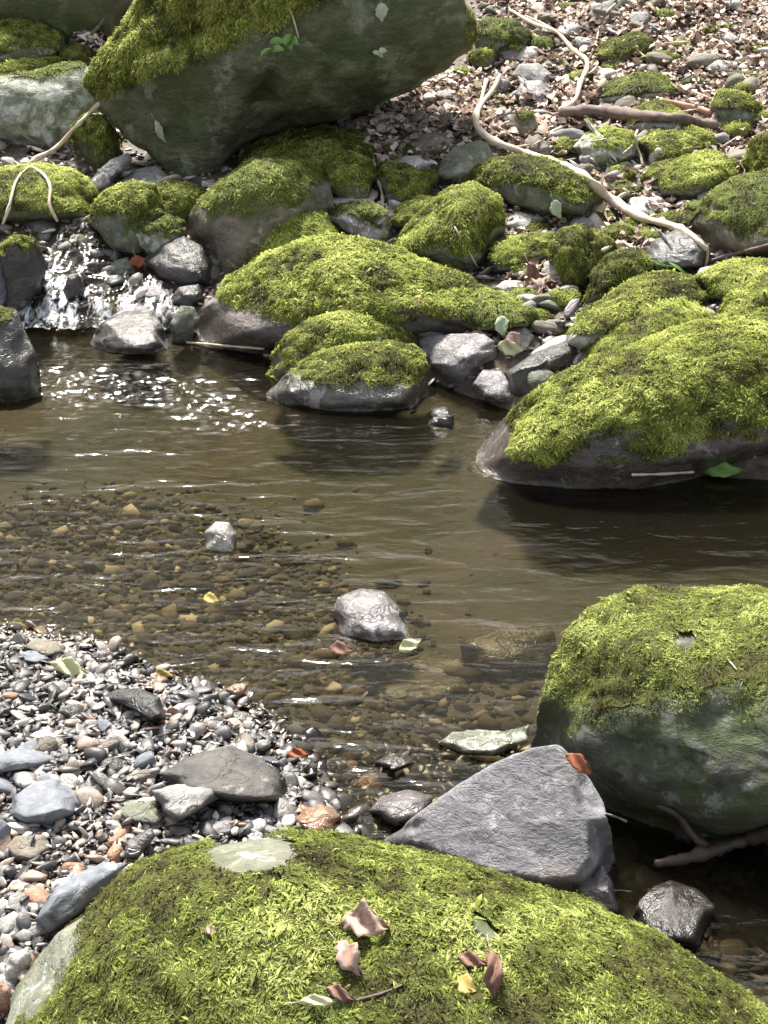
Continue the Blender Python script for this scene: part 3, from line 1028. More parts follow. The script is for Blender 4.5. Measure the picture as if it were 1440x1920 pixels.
# left side
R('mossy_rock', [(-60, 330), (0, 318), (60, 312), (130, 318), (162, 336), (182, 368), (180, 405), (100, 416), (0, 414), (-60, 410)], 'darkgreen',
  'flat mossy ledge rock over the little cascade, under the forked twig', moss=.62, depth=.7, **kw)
R('mossy_rock', [(168, 425), (178, 385), (205, 358), (250, 345), (290, 352), (305, 400), (295, 450), (260, 482), (205, 470)], 'greygreen', 'dark mossy rock beside the top of the cascade', moss=.55, **kw)
R('mossy_rock', [(280, 360), (310, 346), (360, 350), (390, 366), (392, 392), (350, 412), (300, 408)], 'greygreen', 'mossy rock top showing behind the rocks at the cascade', moss=.75, **kw)
R('mossy_rock', [(242, 425), (258, 406), (300, 401), (342, 416), (352, 440), (345, 470), (290, 482), (252, 462)], 'palegreen', 'pale topped rock with hanging moss, right of the cascade', moss=.4, mossmat='moss_dull', tone=.1, **kw)
R('dark_rock', [(262, 492), (300, 455), (345, 443), (382, 462), (405, 500), (402, 530), (350, 535), (290, 520)], 'dark', 'dark rock with white lichen below the pale topped rock', cat='rock')
R('mossy_rock', [(133, 245), (160, 218), (195, 221), (224, 262), (228, 300), (185, 318), (148, 290)], 'darkgreen', 'bright moss knob under the left corner of the huge tilted boulder', moss=.7, **kw)
R('pale_boulder', [(-80, 150), (0, 142), (60, 138), (120, 121), (160, 120), (178, 150), (186, 205), (160, 250), (110, 275), (40, 262), (-80, 262)], 'palegreen',
  'large whitish lichen covered boulder at the left edge', cat='boulder', moss=.12, mossmat='moss_dull', depth=.6, tone=.15)
R('mossy_rock', [(-60, 60), (0, 36), (50, 28), (95, 34), (120, 58), (128, 100), (80, 118), (-60, 118)], 'greygreen', 'mossy hump highest at the left edge', moss=.6, **kw)
R('mossy_rock', [(-60, 118), (0, 108), (60, 104), (115, 108), (120, 130), (60, 145), (-60, 150)], 'greygreen', 'low mossy rim rock on top of the whitish boulder', moss=.8, **kw)
R('mossy_rock', [(112, 118), (118, 92), (142, 84), (166, 94), (180, 122), (140, 128)], 'greygreen', 'small bright moss cushion rock next to the rim of the whitish boulder', moss=1.0, sub=4, **kw)
R('dark_bank_stand_in', [(-120, 60), (-120, -120), (60, -140), (200, -110), (255, -20), (240, 60), (150, 90), (40, 90)], 'darkgreen', 'added dark rock shape standing in for green foliage at the upper left corner', cat='rock', moss=.3, mossmat='moss_dull', y=None, depth=.4, tone=-.2)  # added form for dark foliage, shade put into stone and moss tone
R('dark_rock', [(155, 345), (205, 300), (240, 285), (250, 300), (205, 350), (170, 362)], 'purple', 'narrow slanting grey stone under the tilted boulder, left of its point', cat='rock', sub=4, angular=.7)
R('grey_rock', [(205, 352), (250, 318), (295, 310), (330, 345), (300, 368), (230, 370)], 'grey', 'grey stone in the shade right under the point of the tilted boulder', cat='rock', sub=4, angular=.7)
# slates and bare stones of the bank
kw = dict(cat='stone')
R('slate_block', [(783, 640), (800, 630), (850, 626), (905, 625), (928, 640), (922, 672), (872, 722), (828, 712), (795, 685)], 'purple', 'dark angular slate block with a flat pale top by the pool', angular=.95, rough=.02, **kw)
R('grey_stone', [(746, 598), (768, 576), (800, 588), (848, 625), (842, 645), (790, 640), (758, 625)], 'grey', 'grooved grey stone behind the dark slate block', angular=.8, **kw)
R('slate_slab', [(940, 700), (1000, 662), (1060, 636), (1092, 640), (1092, 682), (1045, 708), (985, 745), (948, 732)], 'dark', 'long dark slate slab tilted towards the pool', angular=.9, rough=.03, **kw)
R('pale_slate', [(985, 662), (1040, 632), (1105, 617), (1110, 632), (1050, 655), (990, 680)], 'pale', 'thin pale slate lying on the long dark slab', angular=.8, rough=.02, sub=4, **kw)
R('grey_stone', [(885, 722), (905, 692), (940, 695), (972, 735), (965, 752), (905, 748)], 'purple', 'small wet grey stone wedged at the water under the slate slab', angular=.8, sub=4, **kw)
R('round_stone', [(982, 718), (990, 698), (1025, 688), (1045, 705), (1030, 730), (995, 738)], 'greygreen', 'small rounded green stone touching the long wedge shaped boulder', sub=4, **kw)
R('slate_piece', [(695, 312), (730, 297), (790, 289), (818, 300), (805, 325), (745, 328)], 'pale', 'white edged slate piece in the middle of the bank', angular=.9, rough=.02, sub=4, **kw)
R('slate_rock', [(808, 328), (828, 300), (850, 276), (900, 262), (932, 278), (928, 310), (880, 338), (830, 340)], 'greygreen', 'striped grey green slate rock next to the white edged slate', angular=.9, rough=.04, **kw)
R('brown_stone', [(758, 270), (775, 252), (820, 243), (862, 250), (858, 285), (800, 296), (768, 292)], 'brown', 'flat brown stone above the slate rock, under the leaf litter edge', angular=.7, sub=4, **kw)
R('white_stone', [(694, 228), (715, 211), (742, 222), (746, 242), (705, 250)], 'pale', 'round white stone in the leaf litter below the huge tilted boulder', sub=4, **kw)
R('grey_stone', [(958, 140), (975, 120), (1010, 118), (1035, 138), (1030, 165), (970, 168)], 'grey', 'rounded grey stone at the upper bend of the pale branch', sub=4, **kw)
R('grey_stone', [(962, 178), (980, 152), (1015, 150), (1035, 172), (1028, 200), (975, 198)], 'purple', 'rounded purplish stone below its grey neighbour at the branch bend', sub=4, **kw)
R('white_stone', [(1172, 392), (1182, 370), (1240, 366), (1252, 385), (1235, 405), (1190, 406)], 'pale', 'brightest white flat stone in the right middle of the bank', angular=.7, sub=4, **kw)
R('white_stone', [(1298, 364), (1320, 350), (1342, 356), (1345, 372), (1310, 378)], 'pale', 'small pale pebble on top of the large brown rock on the right', angular=.5, sub=4, **kw)
R('grey_stone', [(975, 290), (985, 262), (1010, 250), (1040, 285), (1030, 305), (990, 302)], 'brown', 'tan triangular stone at the bend of the branch', angular=.7, sub=4, **kw)
R('pale_stone', [(925, 540), (945, 526), (990, 526), (1002, 540), (975, 556), (935, 556)], 'pale', 'flat white pebble by the right end of the long low boulder', angular=.5, sub=4, **kw)
R('pale_stone', [(940, 425), (955, 400), (975, 396), (1010, 402), (1020, 425), (985, 436)], 'pale', 'pinkish white stone beneath the broad mossy rock under the branch', angular=.6, sub=4, **kw)
R('grey_stone', [(940, 640), (955, 618), (985, 612), (1002, 630), (990, 655), (955, 658)], 'grey', 'grey stone with a fallen green leaf, left of the slate slab', angular=.6, sub=4, **kw)
R('grey_stone', [(1035, 560), (1050, 542), (1080, 540), (1092, 556), (1075, 572), (1045, 574)], 'grey', 'grey stone just under the ball shaped mossy rock', angular=.6, sub=4, **kw)
R('grey_stone', [(1090, 30), (1110, 8), (1150, 0), (1160, 25), (1130, 42)], 'grey', 'grey stone near the top edge right of the twigs', angular=.6, sub=4, **kw)
R('grey_stone', [(1165, 52), (1185, 22), (1215, 22), (1222, 48), (1195, 60)], 'grey', 'grey stone on the leaf litter just above the small bright mossy rock', angular=.6, sub=4, **kw)
R('grey_stone', [(1030, 62), (1060, 40), (1100, 44), (1096, 66), (1060, 74)], 'purple', 'dark flat stone in the litter between two twigs at the top', angular=.7, sub=4, **kw)
R('grey_stone', [(1320, 128), (1345, 112), (1385, 116), (1380, 138), (1335, 144)], 'grey', 'small grey stone among the leaves on the upper right slope', angular=.7, sub=4, **kw)
# round the cascade
R('pale_rock', [(-60, 470), (0, 455), (22, 492), (32, 535), (12, 582), (-60, 590)], 'blue', 'smooth pale blue grey rock at the left edge beside the cascade', angular=.5, cat='rock')
R('mossy_rock', [(-5, 470), (28, 445), (65, 450), (86, 490), (84, 540), (55, 590), (10, 596)], 'dark', 'dark rock with a moss streak, left of the falling water', moss=.3, cat='rock', group=GB)
R('dark_stone', [(48, 418), (75, 407), (108, 410), (113, 432), (80, 442), (55, 436)], 'dark', 'dark stone with a pale top where the forked twig ends', angular=.6, sub=4, **kw)
R('wet_rock', [(163, 642), (190, 604), (225, 582), (262, 570), (285, 580), (306, 612), (318, 648), (290, 656), (210, 656)], 'shore', 'wet striped grey rock in the water at the foot of the cascade', angular=.7, cat='rock')
R('dark_boulder', [(-80, 590), (0, 578), (32, 580), (48, 622), (72, 672), (82, 738), (40, 752), (-80, 756)], 'dark', 'black wet boulder in the pool at the left edge', angular=.6, cat='boulder', moss=.16)
R('grey_stone', [(318, 608), (338, 573), (364, 575), (374, 602), (358, 645), (322, 640)], 'greygreen', 'grey stone between the wet striped rock and the long low boulder', angular=.6, sub=4, **kw)
R('dark_stone', [(312, 568), (335, 538), (372, 532), (384, 560), (350, 582)], 'dark', 'dark stone with a pinkish top right of the cascade', angular=.6, sub=4, **kw)
R('green_stone', [(200, 508), (215, 488), (240, 482), (252, 500), (240, 520), (212, 522)], 'greygreen', 'greenish cobble in the cascade beside an orange leaf', sub=4, **kw)
R('dark_stone', [(118, 545), (128, 515), (148, 512), (160, 545), (145, 572), (122, 570)], 'dark', 'dark cobble splitting the white water', sub=4, **kw)
R('dark_stone', [(175, 470), (205, 462), (235, 472), (238, 486), (200, 492)], 'dark', 'low dark stone across the middle of the cascade', sub=4, angular=.6, **kw)
R('dark_stone', [(262, 552), (285, 535), (310, 545), (312, 566), (280, 572)], 'purple', 'dark cobble just above the wet striped rock', sub=4, angular=.6, **kw)
# in and around the pool
R('pool_stone', [(384, 1024), (384, 996), (404, 978), (430, 979), (444, 1002), (440, 1028)], 'pale', 'small white topped stone alone in the middle of the pool', sub=4, angular=.6, bury=.3, **kw)
R('pool_stone', [(621, 1146), (634, 1118), (676, 1103), (720, 1108), (758, 1148), (770, 1180), (700, 1184), (640, 1176)], 'purple', 'wet purplish stone with shining edge, largest one standing in open water', sub=5, angular=.4, bury=.3, **kw)
R('pool_stone', [(800, 792), (812, 766), (835, 762), (852, 780), (850, 796)], 'dark', 'small dark stone in front of the mossy rock at the pool edge', sub=4, angular=.7, bury=.3, **kw)
R('flat_stone', [(820, 1392), (846, 1372), (900, 1368), (950, 1372), (992, 1358), (988, 1392), (930, 1412), (860, 1410)], 'palegreen', 'flat cream stone behind the pale grey slab', angular=.8, sub=4, **kw)
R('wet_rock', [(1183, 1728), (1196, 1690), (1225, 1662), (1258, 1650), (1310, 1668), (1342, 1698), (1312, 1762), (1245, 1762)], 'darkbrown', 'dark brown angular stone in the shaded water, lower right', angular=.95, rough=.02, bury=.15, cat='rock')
R('grey_stone', [(1075, 1672), (1092, 1640), (1130, 1622), (1148, 1650), (1164, 1706), (1110, 1706)], 'purple', 'greyish pink stone below the right end of the pale grey slab', angular=.9, rough=.02, **kw)
R('grey_stone', [(1380, 1500), (1400, 1490), (1500, 1500), (1500, 1590), (1430, 1580), (1395, 1540)], 'purple', 'mauve grey stone behind the dark branch at the right edge', angular=.7, **kw)
R('dark_stone', [(1262, 1545), (1300, 1530), (1345, 1542), (1350, 1565), (1300, 1580), (1262, 1570)], 'dark', 'dark flat stone under the fork of the dark branch', angular=.7, sub=4, **kw)
R('wet_stone', [(690, 1520), (715, 1492), (765, 1480), (815, 1492), (800, 1530), (740, 1545)], 'purple', 'wet striped stone in the trickle left of the pale grey slab', angular=.6, sub=4, **kw)
R('wet_stone', [(540, 1535), (560, 1508), (600, 1505), (640, 1528), (635, 1560), (570, 1568)], 'rust', 'rust brown wet stone behind the crest of the huge moss covered boulder', angular=.6, sub=4, **kw)
R('dark_stone', [(700, 1430), (730, 1412), (770, 1414), (778, 1432), (735, 1446)], 'dark', 'low dark wet stone in the narrow outlet of the pool', angular=.5, sub=4, **kw)
# submerged stones
for poly, lab in (([(760, 760), (765, 738), (785, 725), (808, 735), (812, 758), (790, 768)], 'round brown stone just under water beside the mossy rock at the pool edge'),
                  ([(690, 1290), (730, 1262), (790, 1258), (870, 1270), (885, 1290), (820, 1312), (720, 1312)], 'large dim brown stone under water, farther from shore'),
                  ([(745, 1250), (780, 1228), (840, 1226), (885, 1240), (870, 1262), (790, 1266)], 'flat dim stone under water below the wet purplish stone'),
                  ([(860, 1180), (960, 1150), (1040, 1160), (1050, 1230), (960, 1262), (870, 1240)], 'broad reddish brown slab under water left of the large dark boulder')):
    P = hit(poly[0][0], poly[0][1], False)
    o = R('submerged_stone', poly, 'brown', lab, sub=4, bury=0, depth=1.0, y=hit(sum(p[0] for p in poly) / len(poly), max(p[1] for p in poly), False)[1] * 1.02, **kw)
    zz = max((o.matrix_world @ v.co).z if False else (o.location.z + v.co.z) for v in o.data.vertices)
    o.location.z += min(0, -.03 - zz)
# bar stones
R('grey_rock', [(296, 1462), (345, 1432), (430, 1407), (490, 1432), (540, 1478), (542, 1512), (440, 1512), (330, 1492)], 'charcoal', 'largest dark grey rock on the gravel bar', lift=.012, angular=.5, depth=.7, **kw)
R('grey_stone', [(286, 1492), (330, 1480), (415, 1478), (420, 1500), (385, 1525), (330, 1550), (300, 1530)], 'grey', 'pale grey ragged stone lying against the largest rock of the gravel bar', lift=.01, angular=.8, **kw)
R('slate_stone', [(12, 1535), (30, 1500), (65, 1476), (110, 1468), (152, 1498), (150, 1535), (100, 1552), (40, 1552)], 'blue', 'broad dark grey slate on the gravel bar at the left', lift=.01, angular=.8, rough=.03, **kw)
R('black_stone', [(188, 1316), (215, 1302), (262, 1298), (300, 1316), (316, 1352), (290, 1362), (255, 1342)], 'black', 'shiny black stone near the water end of the gravel bar', lift=.01, angular=.6, **kw)
R('slate_stone', [(-20, 1425), (38, 1411), (85, 1420), (118, 1434), (70, 1450), (-20, 1460)], 'blue', 'flat bluish slate at the left edge of the gravel bar', lift=.01, angular=.8, rough=.03, sub=4, **kw)
R('blue_stone', [(66, 1728), (90, 1690), (140, 1650), (195, 1625), (240, 1628), (215, 1670), (150, 1720), (90, 1755)], 'blue', 'large pale blue stone leaning on the left flank of the moss covered boulder', lift=.01, angular=.7, cat='rock', rough=.03)
R('green_stone', [(216, 1535), (240, 1510), (282, 1508), (322, 1542), (300, 1556), (240, 1550)], 'greygreen', 'greenish striped flat stone on the gravel bar', lift=.01, angular=.8, sub=4, **kw)
R('dark_stone', [(225, 1620), (235, 1588), (285, 1560), (292, 1578), (260, 1620)], 'dark', 'dark pointed stone close behind the left crest of the boulder', lift=.01, angular=.8, sub=4, **kw)
R('blue_stone', [(-20, 1560), (5, 1545), (22, 1560), (20, 1590), (-20, 1600)], 'blue', 'bluish stone cut by the left edge, below the broad slate', lift=.01, angular=.7, sub=4, **kw)
R('rust_stone', [(5, 1602), (30, 1578), (85, 1572), (98, 1600), (70, 1625), (20, 1618)], 'brown', 'brown striped cobble near the left edge above the pale blue stone', lift=.01, angular=.5, sub=4, **kw)
R('white_stone', [(5, 1830), (20, 1800), (55, 1786), (62, 1812), (40, 1850), (10, 1856)], 'pale', 'white stone at the lower left, against the moss covered boulder', lift=.01, angular=.5, sub=4, **kw)
R('rust_stone', [(-20, 1890), (0, 1850), (20, 1862), (22, 1905), (-10, 1915)], 'rust', 'orange brown stone in the lower left corner', lift=.01, angular=.5, sub=4, **kw)
R('pink_stone', [(422, 1302), (440, 1290), (465, 1290), (462, 1310), (440, 1322)], 'rust', 'pinkish stone at the tip of the gravel bar', lift=.01, angular=.5, sub=4, **kw)
R('grey_stone', [(35, 1232), (70, 1225), (100, 1245), (70, 1252), (45, 1248)], 'blue', 'bluish flat stone near the upper end of the gravel bar', lift=.01, angular=.7, sub=4, **kw)
R('brown_stone', [(40, 1222), (70, 1205), (110, 1212), (128, 1232), (90, 1240)], 'brown', 'rounded brown stone at the uppermost waterline of the bar', lift=.01, angular=.4, sub=4, **kw)

# ------------------------------------------------------------------ loose stones by number
def pebble_shapes(k, sub, flat_lo, flat_hi, ang):
    out = []
    V0, F = ico(sub)
    for i in range(k):
        rng = np.random.default_rng(900 + i)
        pn = rng.normal(size=(11, 3))
        pn /= np.linalg.norm(pn, axis=1, keepdims=True)
        pdv = rng.uniform(.45, .95, 11)
        dots = V0 @ pn.T
        with np.errstate(divide='ignore', invalid='ignore'):
            r = np.where(dots > .05, pdv[None] / dots, 9)
        rs = -np.log(np.exp(-30 * r).sum(1) + math.exp(-30 * 1.2)) / 30
        r = (1 - ang) + rs * ang
        out.append(V0 * r[:, None] * np.array([1, rng.uniform(.45, .9), rng.uniform(flat_lo, flat_hi)])[None])
    return out, F


def rotmats(n, rng, tilt):
    a = rng.uniform(0, 2 * math.pi, n)
    bx, by = rng.normal(0, tilt, n), rng.normal(0, tilt, n)
    ca, sa, cb, sb, cc, s_c = np.cos(a), np.sin(a), np.cos(bx), np.sin(bx), np.cos(by), np.sin(by)
    Rz = np.zeros((n, 3, 3)); Rz[:, 0, 0] = ca; Rz[:, 0, 1] = -sa; Rz[:, 1, 0] = sa; Rz[:, 1, 1] = ca; Rz[:, 2, 2] = 1
    Rx = np.zeros((n, 3, 3)); Rx[:, 0, 0] = 1; Rx[:, 1, 1] = cb; Rx[:, 1, 2] = -sb; Rx[:, 2, 1] = sb; Rx[:, 2, 2] = cb
    Ry = np.zeros((n, 3, 3)); Ry[:, 1, 1] = 1; Ry[:, 0, 0] = cc; Ry[:, 0, 2] = s_c; Ry[:, 2, 0] = -s_c; Ry[:, 2, 2] = cc
    return Rx @ Ry @ Rz


def scatter_mass(name, label, cat, pts, sizes, shapes, F, material, rng, tilt, tones, sink=.3):
    n = len(pts)
    Rm = rotmats(n, rng, tilt)
    which = rng.integers(0, len(shapes), n)
    SH = np.stack(shapes)[which]                                  # n,k,3
    Vv = np.einsum('nij,nkj->nki', Rm, SH) * sizes[:, None, None]
    P = pts.copy()
    P[:, 2] += sizes * sink
    Vv = Vv + P[:, None]
    k = Vv.shape[1]
    Ff = (F[None] + (np.arange(n) * k)[:, None, None]).reshape(-1, 3)
    T = np.repeat(tones, k)
    V2 = Vv.reshape(-1, 3)
    o = link(name, mesh_np(name, V2, [Ff], True, {'tone': T}), M[material])
    tag(o, label, cat, kind='stuff')
    register(V2, Ff)
    return o


def sample_px(n, poly, rng, water=False):
    """random ground points whose image falls inside a photo polygon"""
    us = [p[0] for p in poly]
    vv_ = [p[1] for p in poly]
    c = np.array([hit(u, v, False)[:2] for u, v in poly])
    lo, hi = c.min(0) - .05, c.max(0) + .05
    out = []
    tot = 0
    pu, pv = np.array(us, float), np.array(vv_, float)
    while tot < n:
        q = rng.uniform(lo, hi, (n * 2, 2))
        P = np.concatenate([q, hz(q[:, 0], q[:, 1])[:, None]], 1)
        u, v, _ = project(P)
        ins = np.zeros(len(P), bool)
        for i in range(len(pu)):
            j = (i + 1) % len(pu)
            cnd = (pv[i] > v) != (pv[j] > v)
            with np.errstate(divide='ignore', invalid='ignore'):
                xi = pu[i] + (v - pv[i]) / (pv[j] - pv[i]) * (pu[j] - pu[i])
            ins ^= cnd & (u < xi)
        out.append(P[ins])
        tot += ins.sum()
    return np.concatenate(out)[:n]


SH1, F1 = pebble_shapes(24, 2, .12, .4, 1.0)
SH2, F2 = pebble_shapes(24, 1, .35, .7, .8)
BAR = [(-160, 1165), (60, 1190), (180, 1205), (280, 1255), (430, 1300), (500, 1335), (545, 1400), (600, 1470), (650, 1560), (600, 1600), (300, 1640), (100, 1800), (40, 1960), (-160, 1960)]
rg = np.random.default_rng(21)
pts = sample_px(12500, BAR, rg)
pts[:, :2] += rg.normal(0, .045, (len(pts), 2)) * (rg.random((len(pts), 1)) < .3)
pts[:, 2] = hz(pts[:, 0], pts[:, 1])
sz = np.exp(rg.normal(math.log(.0072), .55, len(pts)))
sz = np.clip(sz, .003, .026)
pts[:, 2] += rg.uniform(0, .012, len(pts))
scatter_mass('gravel', 'grey and pinkish river gravel of the bar beside the pool', 'gravel', pts, sz, SH1, F1, 'gravel', rg, .45, rg.random(len(pts)))
# wet gravel in the trickle
WET = [(500, 1370), (640, 1420), (900, 1390), (1000, 1400), (1000, 1480), (700, 1640), (620, 1600), (560, 1480)]
pts = sample_px(1700, WET, rg)
sz = np.clip(np.exp(rg.normal(math.log(.011), .45, len(pts))), .005, .03)
scatter_mass('wet_gravel', 'dark wet gravel in the narrow outlet between bar and slab', 'gravel', pts, sz, SH1, F1, 'gravel', rg, .4, rg.random(len(pts)) * .6, sink=.5)
# bed of the pool
BED = [(-200, 960), (300, 930), (480, 980), (640, 1080), (800, 1230), (1000, 1300), (1000, 1400), (640, 1460), (480, 1330), (200, 1200), (-200, 1180)]
pts = sample_px(7500, BED, rg)
pts[:, :2] += rg.normal(0, .09, (len(pts), 2)) * (rg.random((len(pts), 1)) < .5)
pts[:, 2] = hz(pts[:, 0], pts[:, 1])
pts = pts[pts[:, 2] < -.004]
sz = np.clip(np.exp(rg.normal(math.log(.0095), .6, len(pts))), .004, .04)
scatter_mass('streambed_pebbles', 'brown pebbles seen through the shallow water of the pool', 'pebbles', pts, sz, SH2, F2, 'bedstone', rg, .25, rg.random(len(pts)) ** 1.4, sink=.1)
BED2 = [(-200, 620), (450, 660), (1000, 800), (1440, 920), (1600, 1100), (1000, 1250), (500, 960), (-200, 940)]
pts = sample_px(900, BED2, rg)
sz = np.clip(np.exp(rg.normal(math.log(.022), .5, len(pts))), .008, .07)
scatter_mass('deep_pebbles', 'dim pebbles on the silty bottom in the deep half of the pool', 'pebbles', pts, sz, SH2, F2, 'bedstone', rg, .2, .35 + rg.random(len(pts)) * .2, sink=-.5)
BED3 = [(1150, 1620), (1500, 1560), (1600, 1950), (1350, 1950), (1250, 1800)]
pts = sample_px(700, BED3, rg)
sz = np.clip(np.exp(rg.normal(math.log(.013), .5, len(pts))), .006, .04)
scatter_mass('shaded_gravel', 'dark pebbles in the shaded water at the lower right corner', 'pebbles', pts, sz, SH1, F1, 'bedstone', rg, .3, rg.random(len(pts)) * .7, sink=.3)
# rubble on the bank
BANK = [(-150, 595), (-150, 60), (200, -20), (900, -60), (1600, -60), (1600, 880), (1150, 870), (950, 760), (800, 735), (520, 690), (350, 620)]
pts = sample_px(11000, BANK, rg)
sz = np.clip(np.exp(rg.normal(math.log(.015), .55, len(pts))), .006, .06)
scatter_mass('bank_rubble', 'loose angular rubble and grit covering the far bank between the rocks', 'rubble', pts, sz, SH1, F1, 'rubble', rg, .5, rg.random(len(pts)), sink=.3)

# countable stones: individual copies of a few shapes
SH3, F3 = pebble_shapes(12, 3, .4, .75, .85)
stone_mats = ['grey', 'pale', 'brown', 'purple', 'blue', 'greygreen', 'rust', 'dark']
proto = {}


LANDMARKS = [(420, 1455, 'largest dark bar rock'), (350, 1510, 'ragged pale grey stone'), (85, 1510, 'broad dark grey slate'), (255, 1330, 'shiny black stone'),
             (55, 1432, 'flat bluish edge slate'), (160, 1690, 'large pale blue stone'), (270, 1532, 'greenish striped stone'), (50, 1600, 'brown striped cobble'),
             (442, 1305, 'pinkish tip stone'), (68, 1240, 'bluish flat stone'), (590, 1540, 'rust brown wet stone'), (130, 1258, 'pale green ragged leaf'),
             (310, 1268, 'yellow stranded leaf'), (30, 1820, 'lower left white stone'), (0, 1885, 'orange corner stone'), (250, 1590, 'dark pointed stone'),
             (240, 615, 'wet striped rock'), (222, 500, 'greenish cascade cobble'), (350, 560, 'pink topped dark stone'), (45, 520, 'moss streaked dark rock'),
             (135, 545, 'cobble splitting the white water'), (330, 490, 'white lichened dark rock'), (520, 440, 'cone shaped mossy rock'), (850, 430, 'tall slanting mossy rock'),
             (1095, 485, 'ball shaped mossy rock'), (1265, 470, 'smooth dark rock'), (860, 670, 'dark slate block'), (1020, 690, 'long dark slate slab'), (965, 650, 'yellow green leaf'),
             (970, 470, 'flat topped mossy rock'), (1000, 350, 'broad mossy rock under the branch'), (865, 300, 'striped slate rock'), (755, 310, 'white edged slate'),
             (720, 230, 'round white stone'), (910, 220, 'upper bend of the pale branch'), (1060, 310, 'middle of the long pale branch'), (675, 425, 'dark grey green filmed rock'),
             (1000, 140, 'rounded grey bend stone'), (1130, 275, 'pale green filmed rock'), (1210, 218, 'dark rotten log'), (1180, 95, 'small bright upper moss rock'),
             (1100, 110, 'knee of the zigzag root'), (940, 75, 'dull moss rock by the tilted boulder'), (1290, 204, 'reddish stick'), (1270, 275, 'stacked mossy rock'),
             (1375, 210, 'half sunk mossy stone'), (1350, 128, 'small grey slope stone'), (1130, 20, 'topmost grey stone'), (1200, 170, 'low dull green rock'),
             (1260, 1710, 'dark brown angular stone'), (1120, 1665, 'greyish pink stone'), (1320, 1600, 'fork of the dark branch'), (1430, 1540, 'mauve grey stone'),
             (750, 1510, 'wet striped trickle stone'), (735, 1430, 'low dark outlet stone'), (900, 1390, 'flat cream stone'), (560, 1418, 'orange wet edge leaf'), (930, 1500, 'pale grey slab'),
             (1210, 390, 'brightest white flat stone'), (1400, 410, 'large dull moss brown rock')]
SEEN = set()


def place_words(P):
    u, v, _ = project(np.array(P)[None])
    u, v = u[0], v[0]
    ds = sorted(LANDMARKS, key=lambda q: math.hypot(q[0] - u, (q[1] - v) * 1.4))
    out = []
    for L_ in ds[:3]:
        dx, dy = L_[0] - u, L_[1] - v
        d = math.hypot(dx, dy)
        near = 'touching' if d < 28 else ('just ' if d < 75 else ('' if d < 160 else 'well '))
        if d < 28:
            w = 'beside'
        elif abs(dx) > abs(dy) * 1.2:
            w = near + ('left of' if dx > 0 else 'right of')
        elif abs(dy) > abs(dx) * 2.4:
            w = near + ('above' if dy > 0 else 'below')
        else:
            w = near + ('up' if dy > 0 else 'down') + (' left of' if dx > 0 else ' right of')
        out.append((w, L_[2]))
    return out


def loose_stones(n, poly, size_lo, size_hi, mats, name, label, group, rng, tilt=.3, sink=.35, avoid=None):
    pts = sample_px(n, poly, rng)
    Rm = rotmats(n, rng, tilt)
    from mathutils import Matrix
    for i in range(n):
        s = rng.uniform(size_lo, size_hi)
        mk = mats[rng.integers(0, len(mats))]
        k = int(rng.integers(0, 12))
        if (k, mk) not in proto:
            V = SH3[k] * (1 + .05 * fbm(SH3[k] * 4, 3, k))[:, None]
            me = mesh_np(name, V * .03, [F3])
            me.materials.append(M[mk])
            proto[(k, mk)] = me
        o = bpy.data.objects.new(name, proto[(k, mk)])
        COL.objects.link(o)
        o.location = (pts[i, 0], pts[i, 1], pts[i, 2] + s * sink + (.008 if poly is BAR else 0))
        o.rotation_euler = Matrix(Rm[i].tolist()).to_euler()
        o.scale = (s / .03,) * 3
        colour = {'grey': 'grey', 'pale': 'whitish', 'brown': 'brown', 'purple': 'purplish grey', 'blue': 'bluish', 'greygreen': 'greenish', 'rust': 'rusty', 'dark': 'dark'}[mk]
        rel = (s - size_lo) / (size_hi - size_lo)
        size_w = 'small' if rel < .33 else ('middling' if rel < .7 else 'large')
        fl = SH3[k][:, 2].max() - SH3[k][:, 2].min()
        form = 'flat' if fl < .95 else 'chunky'
        pl = place_words(o.location)
        noun = name.split('_')[-1]
        base_l = size_w + ' ' + form + ' ' + colour + ' ' + noun
        cands = [base_l + ' ' + w + ' the ' + q for w, q in pl]
        lab = next((c_ for c_ in cands if c_ not in SEEN), cands[0])
        SEEN.add(lab)
        tag(o, lab, noun, group)
        V = (Rm[i] @ (SH3[k] * s).T).T + np.array(o.location)
        register(V, F3)


BARU = [(0, 1215), (170, 1225), (330, 1300), (440, 1330), (480, 1400), (0, 1400)]
BARL = [(0, 1400), (480, 1400), (560, 1480), (600, 1570), (300, 1600), (150, 1690), (0, 1700)]
loose_stones(60, BARU, .012, .026, ['grey', 'grey', 'pale', 'brown', 'purple', 'blue', 'rust', 'dark'], 'cobble', 'cobble on the half of the gravel bar nearer the water', 'cobbles on the water side of the gravel bar', rg)
loose_stones(75, BARL, .014, .034, ['grey', 'grey', 'pale', 'brown', 'purple', 'blue', 'rust', 'dark'], 'cobble', 'cobble on the gravel bar behind the moss covered boulder', 'cobbles on the near side of the gravel bar', rg)
BARC = [(0, 1690), (130, 1690), (40, 1840), (-20, 1920)]
loose_stones(22, BARC, .014, .03, ['grey', 'pale', 'brown', 'rust', 'grey'], 'cobble', 'cobble squeezed beside the left flank of the moss covered boulder', 'cobbles at the lower left', rg)
CASC = [(60, 430), (250, 440), (320, 520), (330, 600), (150, 600), (20, 600)]
loose_stones(26, CASC, .02, .05, ['dark', 'grey', 'purple', 'dark'], 'cobble', 'cobble in the broken water of the cascade', 'cobbles in the cascade', rg)
MIDB = [(620, 380), (1100, 380), (1200, 560), (1050, 640), (880, 690), (780, 600), (1000, 560), (900, 500)]
loose_stones(85, MIDB, .02, .06, ['grey', 'pale', 'brown', 'purple', 'greygreen', 'dark'], 'bank_stone', 'stone wedged between mossy rocks in the middle of the far bank', 'stones in the middle of the far bank', rg)
